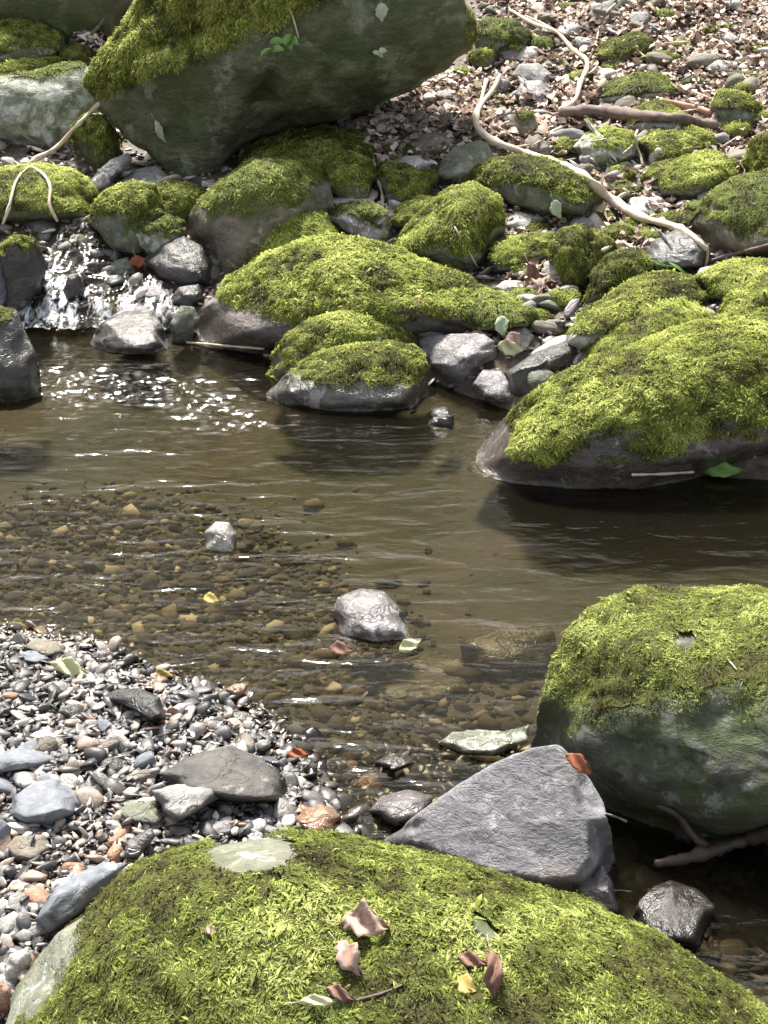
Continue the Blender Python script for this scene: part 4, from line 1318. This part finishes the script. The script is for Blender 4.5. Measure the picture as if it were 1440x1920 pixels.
UPB = [(640, 240), (900, 150), (1000, 120), (1200, 330), (1150, 360), (900, 300), (700, 300)]
loose_stones(75, UPB, .02, .07, ['grey', 'pale', 'brown', 'purple', 'greygreen'], 'bank_stone', 'stone on the slope around the bent pale branch', 'stones around the pale branch', rg)
TOPR = [(900, 0), (1440, 0), (1440, 330), (1180, 330), (980, 130)]
loose_stones(110, TOPR, .02, .08, ['grey', 'brown', 'brown', 'greygreen', 'pale'], 'slope_stone', 'stone sunk in leaf litter on the upper right slope', 'stones in the leaf litter', rg)
SHADE = [(1150, 1600), (1440, 1580), (1440, 1860), (1330, 1800), (1200, 1700)]
loose_stones(14, SHADE, .02, .04, ['dark', 'brown', 'purple'], 'wet_cobble', 'cobble in the shaded shallow water at the lower right', 'cobbles in the shaded water', rg)
loose_stones(26, WET, .014, .03, ['dark', 'purple', 'brown', 'rust'], 'wet_cobble', 'wet cobble in the outlet left of the pale grey slab', 'wet cobbles in the outlet', rg)

# more small mossy stones between the big ones
for i, (u0, v0, w0, h0) in enumerate([(880, 400, 70, 40), (905, 112, 60, 40), (868, 140, 44, 24), (1128, 415, 60, 26), (1188, 425, 46, 28), (1075, 405, 60, 24), (1312, 396, 60, 34),
        (1150, 300, 60, 30), (1058, 275, 60, 28), (748, 285, 64, 26), (655, 350, 60, 36), (560, 340, 110, 36), (745, 352, 80, 34), (385, 405, 60, 44), (460, 275, 34, 40), (930, 192, 46, 24),
        (1380, 245, 70, 34), (1428, 228, 50, 34), (1300, 162, 56, 24), (1392, 185, 60, 44), (1240, 112, 74, 28), (1012, 88, 66, 40), (960, 100, 54, 40), (1230, 545, 60, 30), (470, 350, 70, 40),
        (1010, 430, 60, 26), (770, 460, 60, 24), (300, 335, 50, 24), (1290, 330, 60, 30), (1020, 345, 50, 30), (1260, 440, 50, 30), (1090, 150, 60, 26), (1150, 128, 50, 22), (1400, 150, 70, 26), (1420, 100, 60, 24), (1280, 90, 50, 22), (1350, 60, 60, 22), (1060, 20, 50, 22), (1210, 150, 50, 20), (1420, 300, 50, 36), (1165, 330, 56, 28), (640, 300, 90, 50), (1010, 470, 70, 40), (975, 505, 60, 34), (1060, 560, 70, 34), (1125, 585, 60, 28), (1220, 450, 60, 34), (1160, 440, 64, 34), (985, 560, 60, 24), (860, 330, 70, 34), (940, 365, 50, 30), (1170, 360, 60, 30), (700, 440, 70, 34), (1390, 500, 60, 24), (790, 340, 70, 36), (670, 262, 60, 28), (1010, 600, 50, 24), (1250, 30, 50, 20), (690, 290, 50, 26), (1340, 270, 60, 30)]):
    r_ = np.random.default_rng(i + 77)
    ang_ = np.arange(9) / 9 * 2 * math.pi + r_.uniform(0, .6)
    rad_ = r_.uniform(.75, 1.1, 9)
    pl_ = [(u0 + w0 / 2 * a_ * math.cos(t_), v0 + h0 / 2 * a_ * math.sin(t_)) for a_, t_ in zip(rad_, ang_)]
    pw_ = place_words(hit(u0, v0 + h0 * .4))
    kd_ = ('brown moss capped', 'dull green mossy', 'purplish moss edged', 'pale half mossy')[i % 4]
    opts_ = ['small %s stone %s the %s' % (kd_, *q_) for q_ in (pw_[i % 2], pw_[1 - i % 2], pw_[2])]
    lb_ = next((o_ for o_ in opts_ if o_ not in SEEN), opts_[0])
    SEEN.add(lb_)
    rock('mossy_stone', pl_, ['brown', 'greygreen', 'purple', 'palegreen'][i % 4], lb_,
         cat='stone', sub=4, moss=(.85, .7, .5, .6)[i % 4], group='small mossy stones between the rocks', angular=.5, mossmat='moss' if i % 3 else 'moss_dull', tone=0 if i % 3 else .15)

# ------------------------------------------------------------------ leaf litter
def leaf_mesh(rng, k=1, crumple=.25):
    """a 3 x 5 grid leaf, unit length"""
    t = np.linspace(0, 1, 5)
    w = np.array([.04, .3, .36, .22, .01]) * rng.uniform(.8, 1.2)
    V = []
    bend = rng.uniform(-1.2, 1.2)
    cup = rng.uniform(-.5, .8)
    for i in range(5):
        for s in (-1, 0, 1):
            x = t[i] - .5
            yv = s * w[i]
            z = bend * (x * x) * .5 + cup * abs(s) * w[i] + rng.normal(0, crumple * .1)
            V.append((x, yv, z))
    F = []
    for i in range(4):
        for s in range(2):
            a = i * 3 + s
            F.append((a, a + 1, a + 4, a + 3))
    return np.array(V), np.array(F)


def litter(n, poly, name, label, size, rng, lift=.012):
    shapes = [leaf_mesh(rng, crumple=.8) for _ in range(30)]
    Fq = shapes[0][1]
    pts = sample_px(n, poly, rng)
    S = np.exp(rng.normal(math.log(size), .35, n))
    Rm = rotmats(n, rng, .38)
    SH = np.stack([s[0] for s in shapes])[rng.integers(0, 30, n)]
    V = np.einsum('nij,nkj->nki', Rm, SH) * S[:, None, None]
    P = pts.copy()
    P[:, 2] += rng.uniform(.2, 1.6, n) * lift
    V = (V + P[:, None]).reshape(-1, 3)
    Ff = (Fq[None] + (np.arange(n) * 15)[:, None, None]).reshape(-1, 4)
    o = link(name, mesh_np(name, V, [Ff], True, {'tone': np.repeat(rng.random(n), 15)}), M['litter'])
    tag(o, label, 'leaf litter', kind='stuff')
    register(V, np.concatenate([Ff[:, [0, 1, 2]], Ff[:, [0, 2, 3]]]))


litter(7500, [(880, -60), (1600, -60), (1600, 330), (1380, 330), (1180, 260), (1050, 250), (960, 180)], 'leaf_litter', 'dry tan and pinkish leaf litter covering the upper right slope', .03, rg, .03)
litter(1800, [(560, 260), (860, 140), (1000, 150), (1050, 300), (850, 330), (700, 330)], 'leaf_litter', 'dry pinkish leaves and bits at the foot of the huge tilted boulder', .034, rg, .03)
litter(900, [(900, 380), (1200, 330), (1330, 420), (1150, 560), (950, 560)], 'leaf_litter', 'scattered dry leaf bits among the rocks in the middle of the bank', .03, rg, .03)
litter(350, [(130, 60), (200, 55), (190, 110), (150, 100)], 'leaf_litter', 'dry reddish leaves in the nook left of the huge tilted boulder', .04, rg, .04)

# ------------------------------------------------------------------ ray casting onto what is built
BV = BVHTree.FromPolygons(np.concatenate(ALLV).tolist(), np.concatenate([f if f.shape[1] == 3 else f for f in ALLF]).tolist(), all_triangles=True)


def cast(u, v, water=True):
    d = Vector(ray(u, v)).normalized()
    loc, nor, idx, dist = BV.ray_cast(Vector(CP), d)
    if loc is None:
        p = hit(u, v)
        return np.array(p), np.array([0, 0, 1.0])
    if water and loc.z < 0:
        t = CAM_H / -d.z
        return np.array(Vector(CP) + d * t), np.array([0, 0, 1.0])
    if nor.dot(d) > 0:
        nor = -nor
    return np.array(loc), np.array(nor)


def branch_path(px, smooth=3, lift=1.0, clear=.008):
    """px: list of (u, v, radius in photo px) -> densified world points lying on what is built"""
    px = np.array(px, float)
    seg = np.r_[0, np.cumsum(np.hypot(np.diff(px[:, 0]), np.diff(px[:, 1])))]
    n = max(6, int(seg[-1] / 9))
    t = np.linspace(0, seg[-1], n)
    # catmull-like smoothing by cubic interpolation of control points
    def interp(col):
        y = np.interp(t, seg, px[:, col])
        for _ in range(2):
            y[1:-1] = (y[:-2] + 2 * y[1:-1] + y[2:]) / 4
        return y
    U, Vv, Rr = interp(0), interp(1), interp(2)
    Z = np.array([project(cast(u, v)[0][None])[2][0] for u, v in zip(U, Vv)])
    Z0 = Z.copy()
    for _ in range(smooth):
        Z = np.minimum(Z0, np.convolve(np.r_[Z[0], Z, Z[-1]], [.25, .5, .25], 'valid'))
    for _ in range(2):
        Z[1:-1] = (Z[:-2] + 2 * Z[1:-1] + Z[2:]) / 4
    R3 = Rr / FPX * Z * .78
    Z = Z - R3 * lift - clear
    P = unproject(U, Vv, Z)
    return P, R3


def tube(P, Rd, sides=9, rng=None, rough=.12):
    n = len(P)
    T = np.gradient(P, axis=0)
    T /= np.linalg.norm(T, axis=1, keepdims=True) + 1e-9
    ref = np.array([0, 0, 1.0]) if abs(T[:, 2]).mean() < .8 else np.array([1.0, 0, 0])
    A = np.cross(T, ref[None])
    A /= np.linalg.norm(A, axis=1, keepdims=True) + 1e-9
    B = np.cross(T, A)
    th = np.arange(sides) / sides * 2 * math.pi
    ring = A[:, None] * np.cos(th)[None, :, None] + B[:, None] * np.sin(th)[None, :, None]
    rr = Rd[:, None] * (1 + (rough * (rng.normal(size=(n, sides)) * .8 + 1.2 * rng.normal(size=(n, 1)))) if rng is not None else 1)
    V = P[:, None] + ring * rr[:, :, None]
    V = np.concatenate([V.reshape(-1, 3), P[:1] - T[:1] * Rd[0] * .5, P[-1:] + T[-1:] * Rd[-1] * .5])
    F = []
    for i in range(n - 1):
        for s in range(sides):
            a, b = i * sides + s, i * sides + (s + 1) % sides
            F.append((a, b, b + sides, a + sides))
    tr = [(b_, a_, n * sides) for a_, b_ in [(s, (s + 1) % sides) for s in range(sides)]]
    tr += [((n - 1) * sides + s, (n - 1) * sides + (s + 1) % sides, n * sides + 1) for s in range(sides)]
    return V, np.array(F), np.array(tr)


def branch(name, px, material, label, cat='branch', kids=(), clear=.008, lift=1.0, smooth=3, group=None, kidname='twig'):
    rng = np.random.default_rng(abs(hash_str(label)))
    P, Rd = branch_path(px, smooth, lift, clear)
    V, Fq, Ft = tube(P, Rd, 9, rng)
    org = P[0].copy()
    o = link(name, mesh_np(name, V - org, [Fq, Ft]), M[material], org)
    tag(o, label, cat, group)
    for kp in kids:
        P2, R2 = branch_path(kp, smooth, lift, clear)
        V2, q2, t2 = tube(P2, R2, 7, rng)
        link(kidname, mesh_np(kidname, V2 - org, [q2, t2]), M[material], (0, 0, 0), o)
    return o


def hash_str(s):
    h = 7
    for ch in s:
        h = (h * 31 + ord(ch)) % 1000003
    return h


branch('pale_branch', [(938, 140, 5), (925, 170, 6), (905, 190, 7), (892, 210, 8), (890, 232, 9), (905, 252, 9), (930, 268, 9), (965, 280, 9), (1010, 296, 10), (1060, 312, 11),
       (1100, 335, 11), (1130, 362, 11), (1160, 385, 10), (1200, 408, 10), (1250, 420, 9), (1285, 432, 8), (1310, 452, 8), (1325, 468, 6)], 'palewood',
       'long bent pale branch winding down the bank over the rocks', smooth=12,
       kids=[[(1325, 462, 5), (1328, 480, 4), (1322, 500, 3)], [(1150, 388, 5), (1158, 368, 4), (1180, 360, 4)], [(912, 150, 5), (905, 178, 4), (898, 200, 4)]])
branch('pale_branch', [(955, 18, 4), (1000, 45, 5), (1046, 60, 5), (1062, 80, 6), (1080, 100, 6), (1104, 112, 7), (1100, 135, 6), (1085, 155, 6), (1085, 178, 6), (1075, 195, 6), (1058, 206, 5)],
       'palewood', 'crooked pale root like branch zigzagging down from the top right of centre', smooth=10,
       kids=[[(1046, 60, 4), (1020, 45, 3), (985, 30, 3)], [(1104, 112, 4), (1118, 80, 3), (1122, 60, 2)]])
branch('forked_twig', [(185, 195, 5), (165, 215, 5), (140, 240, 5), (120, 265, 6), (95, 285, 6), (60, 300, 7), (52, 310, 6)], 'palewood',
       'pale twig forking into two legs over the ledge rock at the left', smooth=10,
       kids=[[(55, 312, 4), (30, 335, 4), (22, 365, 4), (18, 390, 4), (5, 420, 3)], [(58, 312, 4), (82, 325, 4), (97, 350, 4), (90, 385, 4), (108, 415, 3)]], kidname='twig_leg', clear=.03)
branch('fallen_log', [(1052, 212, 12), (1100, 208, 15), (1150, 212, 16), (1210, 218, 16), (1270, 222, 15), (1345, 235, 12)], 'logwood', 'dark rotten log lying across the upper right slope', cat='log', smooth=6, lift=.7)
branch('reddish_stick', [(1240, 190, 7), (1270, 196, 8), (1310, 204, 8), (1335, 212, 6)], 'redwood', 'short reddish stick just above the dark rotten log', cat='stick', lift=1.6)
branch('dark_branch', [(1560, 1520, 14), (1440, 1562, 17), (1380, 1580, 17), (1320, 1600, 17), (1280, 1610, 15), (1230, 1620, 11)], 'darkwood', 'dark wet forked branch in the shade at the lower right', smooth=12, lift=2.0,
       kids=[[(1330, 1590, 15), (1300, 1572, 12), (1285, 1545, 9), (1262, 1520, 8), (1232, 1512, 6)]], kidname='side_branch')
branch('thin_stick', [(1185, 890, 3), (1240, 889, 3.5), (1300, 885, 3)], 'palewood', 'thin pale stick floating at the foot of the wedge shaped boulder', cat='stick')
branch('thin_stick', [(350, 642, 2.5), (420, 648, 3), (495, 654, 2.5)], 'palewood', 'thin pale stick along the waterline of the long low boulder', cat='stick')
branch('twig', [(1135, 1525, 2), (1160, 1533, 2.5), (1175, 1540, 3)], 'palewood', 'tiny pale twig poking from the right end of the grey slab', cat='twig')
branch('twig', [(1300, 1185, 2.5), (1330, 1205, 2.5), (1360, 1230, 2.5), (1382, 1257, 2)], 'palewood', 'thin pale twig on the moss cap of the large dark boulder', cat='twig')
branch('twig', [(702, 305, 3), (708, 335, 3), (718, 365, 4), (718, 395, 4)], 'palewood', 'short upright twig over the low mossy rock in the middle', cat='twig')
branch('twig', [(852, 425, 2), (872, 460, 2), (895, 500, 2)], 'palewood', 'straight thin twig leaning on the tall slanting mossy rock', cat='twig')
branch('twig', [(1195, 245, 3), (1185, 262, 3), (1200, 285, 3), (1205, 310, 3)], 'palewood', 'bent twig hanging in front of the stacked mossy rocks', cat='twig', kids=[[(1192, 265, 3), (1178, 280, 2.5), (1168, 288, 2)]])
branch('twig', [(1130, 470, 5), (1165, 452, 6), (1195, 470, 5)], 'palewood', 'thick pinkish stub of wood beside the ball shaped mossy rock', cat='stick')
branch('twig', [(1330, 490, 4), (1370, 478, 5), (1420, 465, 4), (1460, 455, 4)], 'logwood', 'grey twig lying below the large brown rock at the right', cat='twig')
branch('twig', [(1020, 255, 4), (1050, 240, 4), (1068, 232, 3)], 'palewood', 'short pale twig below the dark rotten log', cat='twig')
branch('twig', [(540, 10, 2), (552, 40, 2), (560, 72, 2)], 'palewood', 'pale stem hanging down the face of the huge tilted boulder', cat='twig')
branch('twig', [(170, 65, 4), (190, 45, 4), (195, 35, 3)], 'logwood', 'small grey stick behind the left shoulder of the huge tilted boulder', cat='twig')
branch('twig', [(620, 1880, 5), (660, 1878, 4), (720, 1862, 3), (780, 1835, 2)], 'logwood', 'thin brown twig across the front of the moss covered boulder', cat='twig')
rg3 = np.random.default_rng(5)
for i in range(26):
    u, v = rg3.uniform(900, 1430), rg3.uniform(5, 330)
    a = rg3.uniform(-.8, .9)
    L = rg3.uniform(18, 50)
    branch('litter_twig', [(u, v, 1.8), (u + L * math.cos(a) * .5, v + L * math.sin(a) * .5 + rg3.normal(0, 2), 2.2), (u + L * math.cos(a), v + L * math.sin(a), 1.6)], 'palewood' if i % 3 else 'logwood',
           'thin %s %s litter twig %s the %s' % (('steep', 'slanting', 'level', 'sloping')[int((a + .8) / 1.7 * 3.99)], 'short' if L < 32 else 'long', *place_words(cast(u, v)[0])[i % 2]), cat='twig', group='twigs in the leaf litter', lift=1.5)


# single leaves
def leaf(name, u, v, size, rot, material, label, cat='leaf', crumple=.3, bend=.5, width=.36, tilt=0.0, stem=True, lobes=0, face=.65):
    rng = np.random.default_rng(hash_str(label))
    p, nrm = cast(u, v)
    z = project(p[None])[2][0]
    L = size / FPX * z
    nx, ny = 17, 7
    tt = np.linspace(0, 1, nx)
    V, T = [], []
    for i in range(nx):
        prof = math.sin(math.pi * tt[i] ** .8) ** .9 * (1 - .35 * tt[i] ** 2) * (1 + .1 * math.sin(tt[i] * 23) + rng.normal(0, .03))
        if lobes:
            prof *= .55 + .45 * abs(math.cos(tt[i] * math.pi * lobes))
        for j in range(ny):
            s = j / (ny - 1) * 2 - 1
            x = tt[i] - .5
            yy = s * width * prof + .03 * math.sin(tt[i] * 7)
            zz = -bend * x * x * 1.2 + .25 * bend * abs(s) * prof * width * 2 + crumple * .07 * math.sin(tt[i] * 11 + s * 3 + rng.uniform(0, .6))
            V.append((x, yy, zz))
            T.append(.5 + .35 * math.sin(tt[i] * 9 + s * 4) * rng.uniform(.5, 1))
    V = np.array(V)
    V[:, 2] -= V[:, 2].min() * .8
    F = grid_faces(ny, nx)
    vd = CP - p
    vd /= np.linalg.norm(vd)
    nrm = nrm * (1 - face) + vd * face
    nrm /= np.linalg.norm(nrm)
    ax = RT * math.cos(rot) - UP * math.sin(rot)
    ax = ax - nrm * (ax @ nrm)
    ax /= np.linalg.norm(ax)
    ay = np.cross(nrm, ax)
    W3 = V[:, :1] * ax * L + V[:, 1:2] * ay * L + V[:, 2:] * nrm * L
    W3 += nrm * (L * .05 + .008)
    me = mesh_np(name, W3, [F], True, {'tone': np.clip(T, 0, 1)})
    o = link(name, me, M[material], p)
    sm = o.modifiers.new('thickness', 'SOLIDIFY')
    sm.thickness = L * .012
    tag(o, label, cat)
    if stem:
        P = np.array([V[ny // 2] * 0 + W3[ny // 2], W3[ny // 2] - ax * L * .15 + nrm * L * .04, W3[ny // 2] - ax * L * .32])
        V2, q2, t2 = tube(P, np.full(3, L * .012), 5, rng, .05)
        link('stem', mesh_np('stem', V2, [q2, t2]), M['palewood'], (0, 0, 0), o)
    return o


leaf('dead_leaf', 685, 1742, 92, .15, 'tanleaf', 'pinkish tan crumpled leaf, highest of those on the mossy boulder', lobes=2.5, crumple=1.2, bend=1.0, width=.4)
leaf('dead_leaf', 656, 1806, 82, 1.0, 'tanleaf', 'pinkish crumpled leaf just below the highest one on the mossy boulder', lobes=2, crumple=1.2, bend=.9, width=.34)
leaf('dead_leaf', 885, 1808, 60, .2, 'brownleaf', 'small dull brown leaf touching the upright curled one', crumple=1, width=.25)
leaf('dead_leaf', 922, 1840, 100, 1.5, 'brownleaf', 'upright curled reddish brown leaf at the right of the leaf group', crumple=1.4, bend=1.2, width=.22, lobes=1.5)
leaf('dead_leaf', 873, 1854, 44, .5, 'yellowleaf', 'small round cream yellow leaf beside the reddish brown one', width=.45, crumple=.4)
leaf('dead_leaf', 602, 1880, 78, -.05, 'creamleaf', 'narrow yellow green leaf at the left end of the brown twig', width=.13, crumple=.4)
leaf('dead_leaf', 640, 1868, 60, .4, 'brownleaf', 'shrivelled brown leaf behind the narrow yellow green one', width=.22, crumple=1.3)
leaf('dead_leaf', 400, 1748, 26, .3, 'tanleaf', 'tiny tan leaf bit on the left part of the mossy boulder', width=.4)
leaf('dead_leaf', 1082, 1436, 62, .65, 'orangeleaf', 'bright orange leaf on the tip of the pale grey slab', width=.24, crumple=.5, bend=.5)
leaf('dead_leaf', 258, 500, 40, 1.3, 'orangeleaf', 'orange brown leaf caught in the cascade', width=.4, crumple=1)
leaf('floating_leaf', 397, 1127, 32, .1, 'yellowleaf', 'single yellow leaf lying in the shallow pool', width=.35, crumple=.3)
leaf('floating_leaf', 640, 1222, 46, .05, 'brownleaf', 'dull brown leaf in the shallows left of the sunken stones', width=.32, crumple=.3)
leaf('dead_leaf', 770, 1215, 48, -.6, 'creamleaf', 'cream leaf just below the wet purplish pool stone', width=.28, crumple=.8)
leaf('dead_leaf', 560, 1418, 44, -.1, 'orangeleaf', 'orange leaf at the wet edge of the gravel bar', width=.25, crumple=.6)
leaf('dead_leaf', 310, 1268, 52, .1, 'yellowleaf', 'yellow leaf stranded at the tip of the gravel bar waterline', width=.2, crumple=.5)
leaf('green_leaf', 1352, 882, 84, .1, 'greenleaf', 'green leaf at the waterline, right of the thin floating stick', width=.22, crumple=.3)
leaf('pale_leaf', 942, 612, 40, 1.4, 'paleleaf', 'upright pale green leaf with a dark hole by the slate block', width=.36, crumple=.5, face=.8)
leaf('pale_leaf', 960, 652, 54, .1, 'creamleaf', 'yellow green leaf just below the upright pale one', width=.28, crumple=.5, face=.7)
leaf('pale_leaf', 905, 622, 40, .1, 'tanleaf', 'tan leaf on the back edge of the dark slate block', width=.2)
leaf('pale_leaf', 1046, 392, 38, 1.2, 'paleleaf', 'pale pointed leaf below the broad mossy rock', width=.32, face=.7)
leaf('dead_leaf', 965, 640, 40, .9, 'tanleaf', 'tan leaf between the two greenish leaves by the slate block', width=.4)
leaf('pale_leaf', 715, 24, 36, 1.5, 'paleleaf', 'single pale leaf stuck high on the face of the huge tilted boulder', width=.35, face=.7)
leaf('pale_leaf', 302, 245, 46, 1.2, 'paleleaf', 'curled pale leaf hanging under the shoulder of the huge tilted boulder', width=.16, face=.7, crumple=.8)
leaf('dead_leaf', 785, 575, 26, .8, 'brownleaf', 'small red brown leaf in front of the long low boulder', width=.3)
leaf('dead_leaf', 1003, 515, 60, 1.2, 'brownleaf', 'reddish curled leaf standing left of the ball shaped rock', width=.2, crumple=1)
leaf('dead_leaf', 708, 640, 14, .8, 'creamleaf', 'tiny cream leaf on the rounded mossy rock', width=.4)
leaf('dead_leaf', 130, 1258, 70, .2, 'creamleaf', 'pale green ragged leaf lying in the middle of the bar gravel', width=.25, crumple=.9)


# sprigs: a stem and several leaves
def sprig(name, u, v, specs, label, stempx):
    p, nrm = cast(u, v)
    z = project(p[None])[2][0] - .03
    root = bpy.data.objects.new(name, None)
    COL.objects.link(root)
    root.location = p
    tag(root, label, 'plant')
    rng = np.random.default_rng(hash_str(label))
    px = np.array(stempx, float)
    P = unproject(px[:, 0], px[:, 1], np.full(len(px), z)) - p
    V2, q2, t2 = tube(P, np.full(len(px), 1.6 / FPX * z), 6, rng, .05)
    link('stem', mesh_np('stem', V2, [q2, t2]), M['greenleaf'], (0, 0, 0), root)
    for (lu, lv, sz_, rot, wd) in specs:
        L = sz_ / FPX * z
        c = unproject(np.array([lu], float), np.array([lv], float), np.array([z - rng.uniform(0, .02)]))[0] - p
        tt = np.linspace(0, 1, 9)
        V, T = [], []
        nr = UP * .4 - FWD + RT * rng.normal(0, .4)
        nr /= np.linalg.norm(nr)
        ax = RT * math.cos(rot) - UP * math.sin(rot)
        ax = ax - nr * (ax @ nr)
        ax /= np.linalg.norm(ax)
        ay = np.cross(nr, ax)
        for i in range(9):
            pr = math.sin(math.pi * tt[i] ** .8) ** .8
            for s in (-1, 0, 1):
                x = tt[i] - .5
                V.append(c + ax * x * L + ay * s * wd * pr * L - nr * (x * x * .5 * L) + nr * abs(s) * pr * wd * .35 * L)
                T.append(.5 + .4 * s)
        link('leaf', mesh_np('leaf', np.array(V), [grid_faces(3, 9)], True, {'tone': np.clip(T, 0, 1)}), M['paleleaf' if sz_ < 20 else 'greenleaf'], (0, 0, 0), root)


sprig('seedling', 540, 85, [(520, 78, 34, .2, .26), (540, 72, 30, -1.2, .26), (552, 76, 26, .9, .28), (518, 92, 36, .35, .24), (545, 84, 22, 1.4, .3), (498, 96, 26, -.5, .2)],
      'small green seedling rooted in the face of the huge tilted boulder', [(485, 105), (505, 92), (530, 84), (556, 80)])
sprig('seedling', 712, 98, [(706, 100, 16, .3, .35), (718, 95, 18, -.4, .35), (714, 103, 14, .9, .35)], 'tiny two leaved seedling on the middle of the huge boulder face', [(700, 104), (712, 98), (722, 94)])
sprig('grass_tuft', 1260, 505, [(1240, 495, 56, .15, .06), (1275, 505, 50, .7, .07), (1285, 515, 40, 0, .07), (1250, 515, 40, -.5, .06)],
      'few pale green grass blades over the dark smooth rock', [(1230, 496), (1260, 500), (1290, 512)])

# moss strands like ferns on ground between rocks on the right bank
# ------------------------------------------------------------------ water
nx_, ny_ = 560, 620
wx = np.linspace(-3.2, 3.6, nx_)
wy = np.linspace(0.3, 5.6, ny_)
WX, WY = np.meshgrid(wx, wy)
Pw = np.stack([WX.ravel(), WY.ravel(), np.zeros(WX.size)], 1)
uu, vvv, _ = project(Pw)


def blob(u0, v0, ru, rv):
    return np.exp(-(((uu - u0) / ru) ** 2 + ((vvv - v0) / rv) ** 2))


rif = np.clip(blob(130, 710, 95, 28) * 1.0 + blob(250, 725, 120, 22) + blob(350, 735, 90, 26) + blob(400, 775, 70, 28) + blob(160, 745, 70, 16) + blob(440, 795, 70, 14) * .8, 0, 1)
foot = np.clip(blob(180, 603, 150, 13) + blob(90, 598, 90, 13), 0, 1)
soft = blob(300, 850, 420, 120) * .25 + blob(540, 790, 120, 24) * .4
outl = blob(640, 1480, 90, 90) * .5
amp = .0007 + .009 * rif + .008 * foot + .0015 * soft + .003 * outl
S3 = Pw * np.array([1, 1.5, 1])
Z = (fbm(S3 * 26, 3, 31, .55) * 1.0 + .5 * fbm(S3 * 70, 2, 37)) * amp * 1.6
Z += .0022 * fbm(Pw * np.array([3, 7, 1]), 2, 41)
Pw[:, 2] = Z
foam_and_glint = np.clip(rif * .6 + foot * 1.25 + outl * .25, 0, 1)
wob = link('water', mesh_np('water', Pw, [grid_faces(nx_, ny_)], True, {'foam_and_glint': foam_and_glint}), water_mat('stream_water'))
tag(wob, kind='structure')

# cascade: a sheet of broken water lying over the step in the bed
cpoly = [(112, 418), (165, 408), (205, 440), (262, 462), (300, 520), (330, 572), (345, 612), (150, 618), (20, 616), (30, 585), (80, 540), (95, 470)]
cxy = np.array([hit(u, v)[:2] for u, v in cpoly])
lo, hi = cxy.min(0) - .05, cxy.max(0) + .05
cnx, cny = 220, 200
CX, CY = np.meshgrid(np.linspace(lo[0], hi[0], cnx), np.linspace(lo[1], hi[1], cny))
base = np.maximum(hz(CX.ravel(), CY.ravel()), -.01)
Pc = np.stack([CX.ravel(), CY.ravel(), base], 1)
st = base.copy().reshape(CX.shape)
for _ in range(14):
    st[1:-1, 1:-1] = (st[:-2, 1:-1] + st[2:, 1:-1] + st[1:-1, :-2] + st[1:-1, 2:]) / 4
Q = Pc * np.array([1, .6, 1])
Pc[:, 2] = st.ravel() + .03 + .016 * fbm(Q * 12, 3, 51) + .004 * fbm(Q * 40, 2, 57)
u, v, _ = project(Pc)
pu, pv = np.array([p[0] for p in cpoly], float), np.array([p[1] for p in cpoly], float)
ins = np.zeros(len(Pc), bool)
wob_u = u + 12 * fbm(Pc * 20, 2, 61)
wob_v = v + 8 * fbm(Pc * 20, 2, 63)
for i in range(len(pu)):
    j = (i + 1) % len(pu)
    cnd = (pv[i] > wob_v) != (pv[j] > wob_v)
    with np.errstate(divide='ignore', invalid='ignore'):
        xi = pu[i] + (wob_v - pv[i]) / (pv[j] - pv[i]) * (pu[j] - pu[i])
    ins ^= cnd & (wob_u < xi)
Fc = grid_faces(cnx, cny)
Fc = Fc[ins[Fc].all(1)]
used, inv = np.unique(Fc, return_inverse=True)
inv = inv.reshape(Fc.shape)
fo = .84 + .45 * fbm(Pc * np.array([6, 3, 1]), 2, 71)
co = link('cascade', mesh_np('cascade', Pc[used], [inv], True, {'foam_and_glint': np.clip(fo[used], 0, 1)}), water_mat('white_water', True))
tag(co, kind='structure')
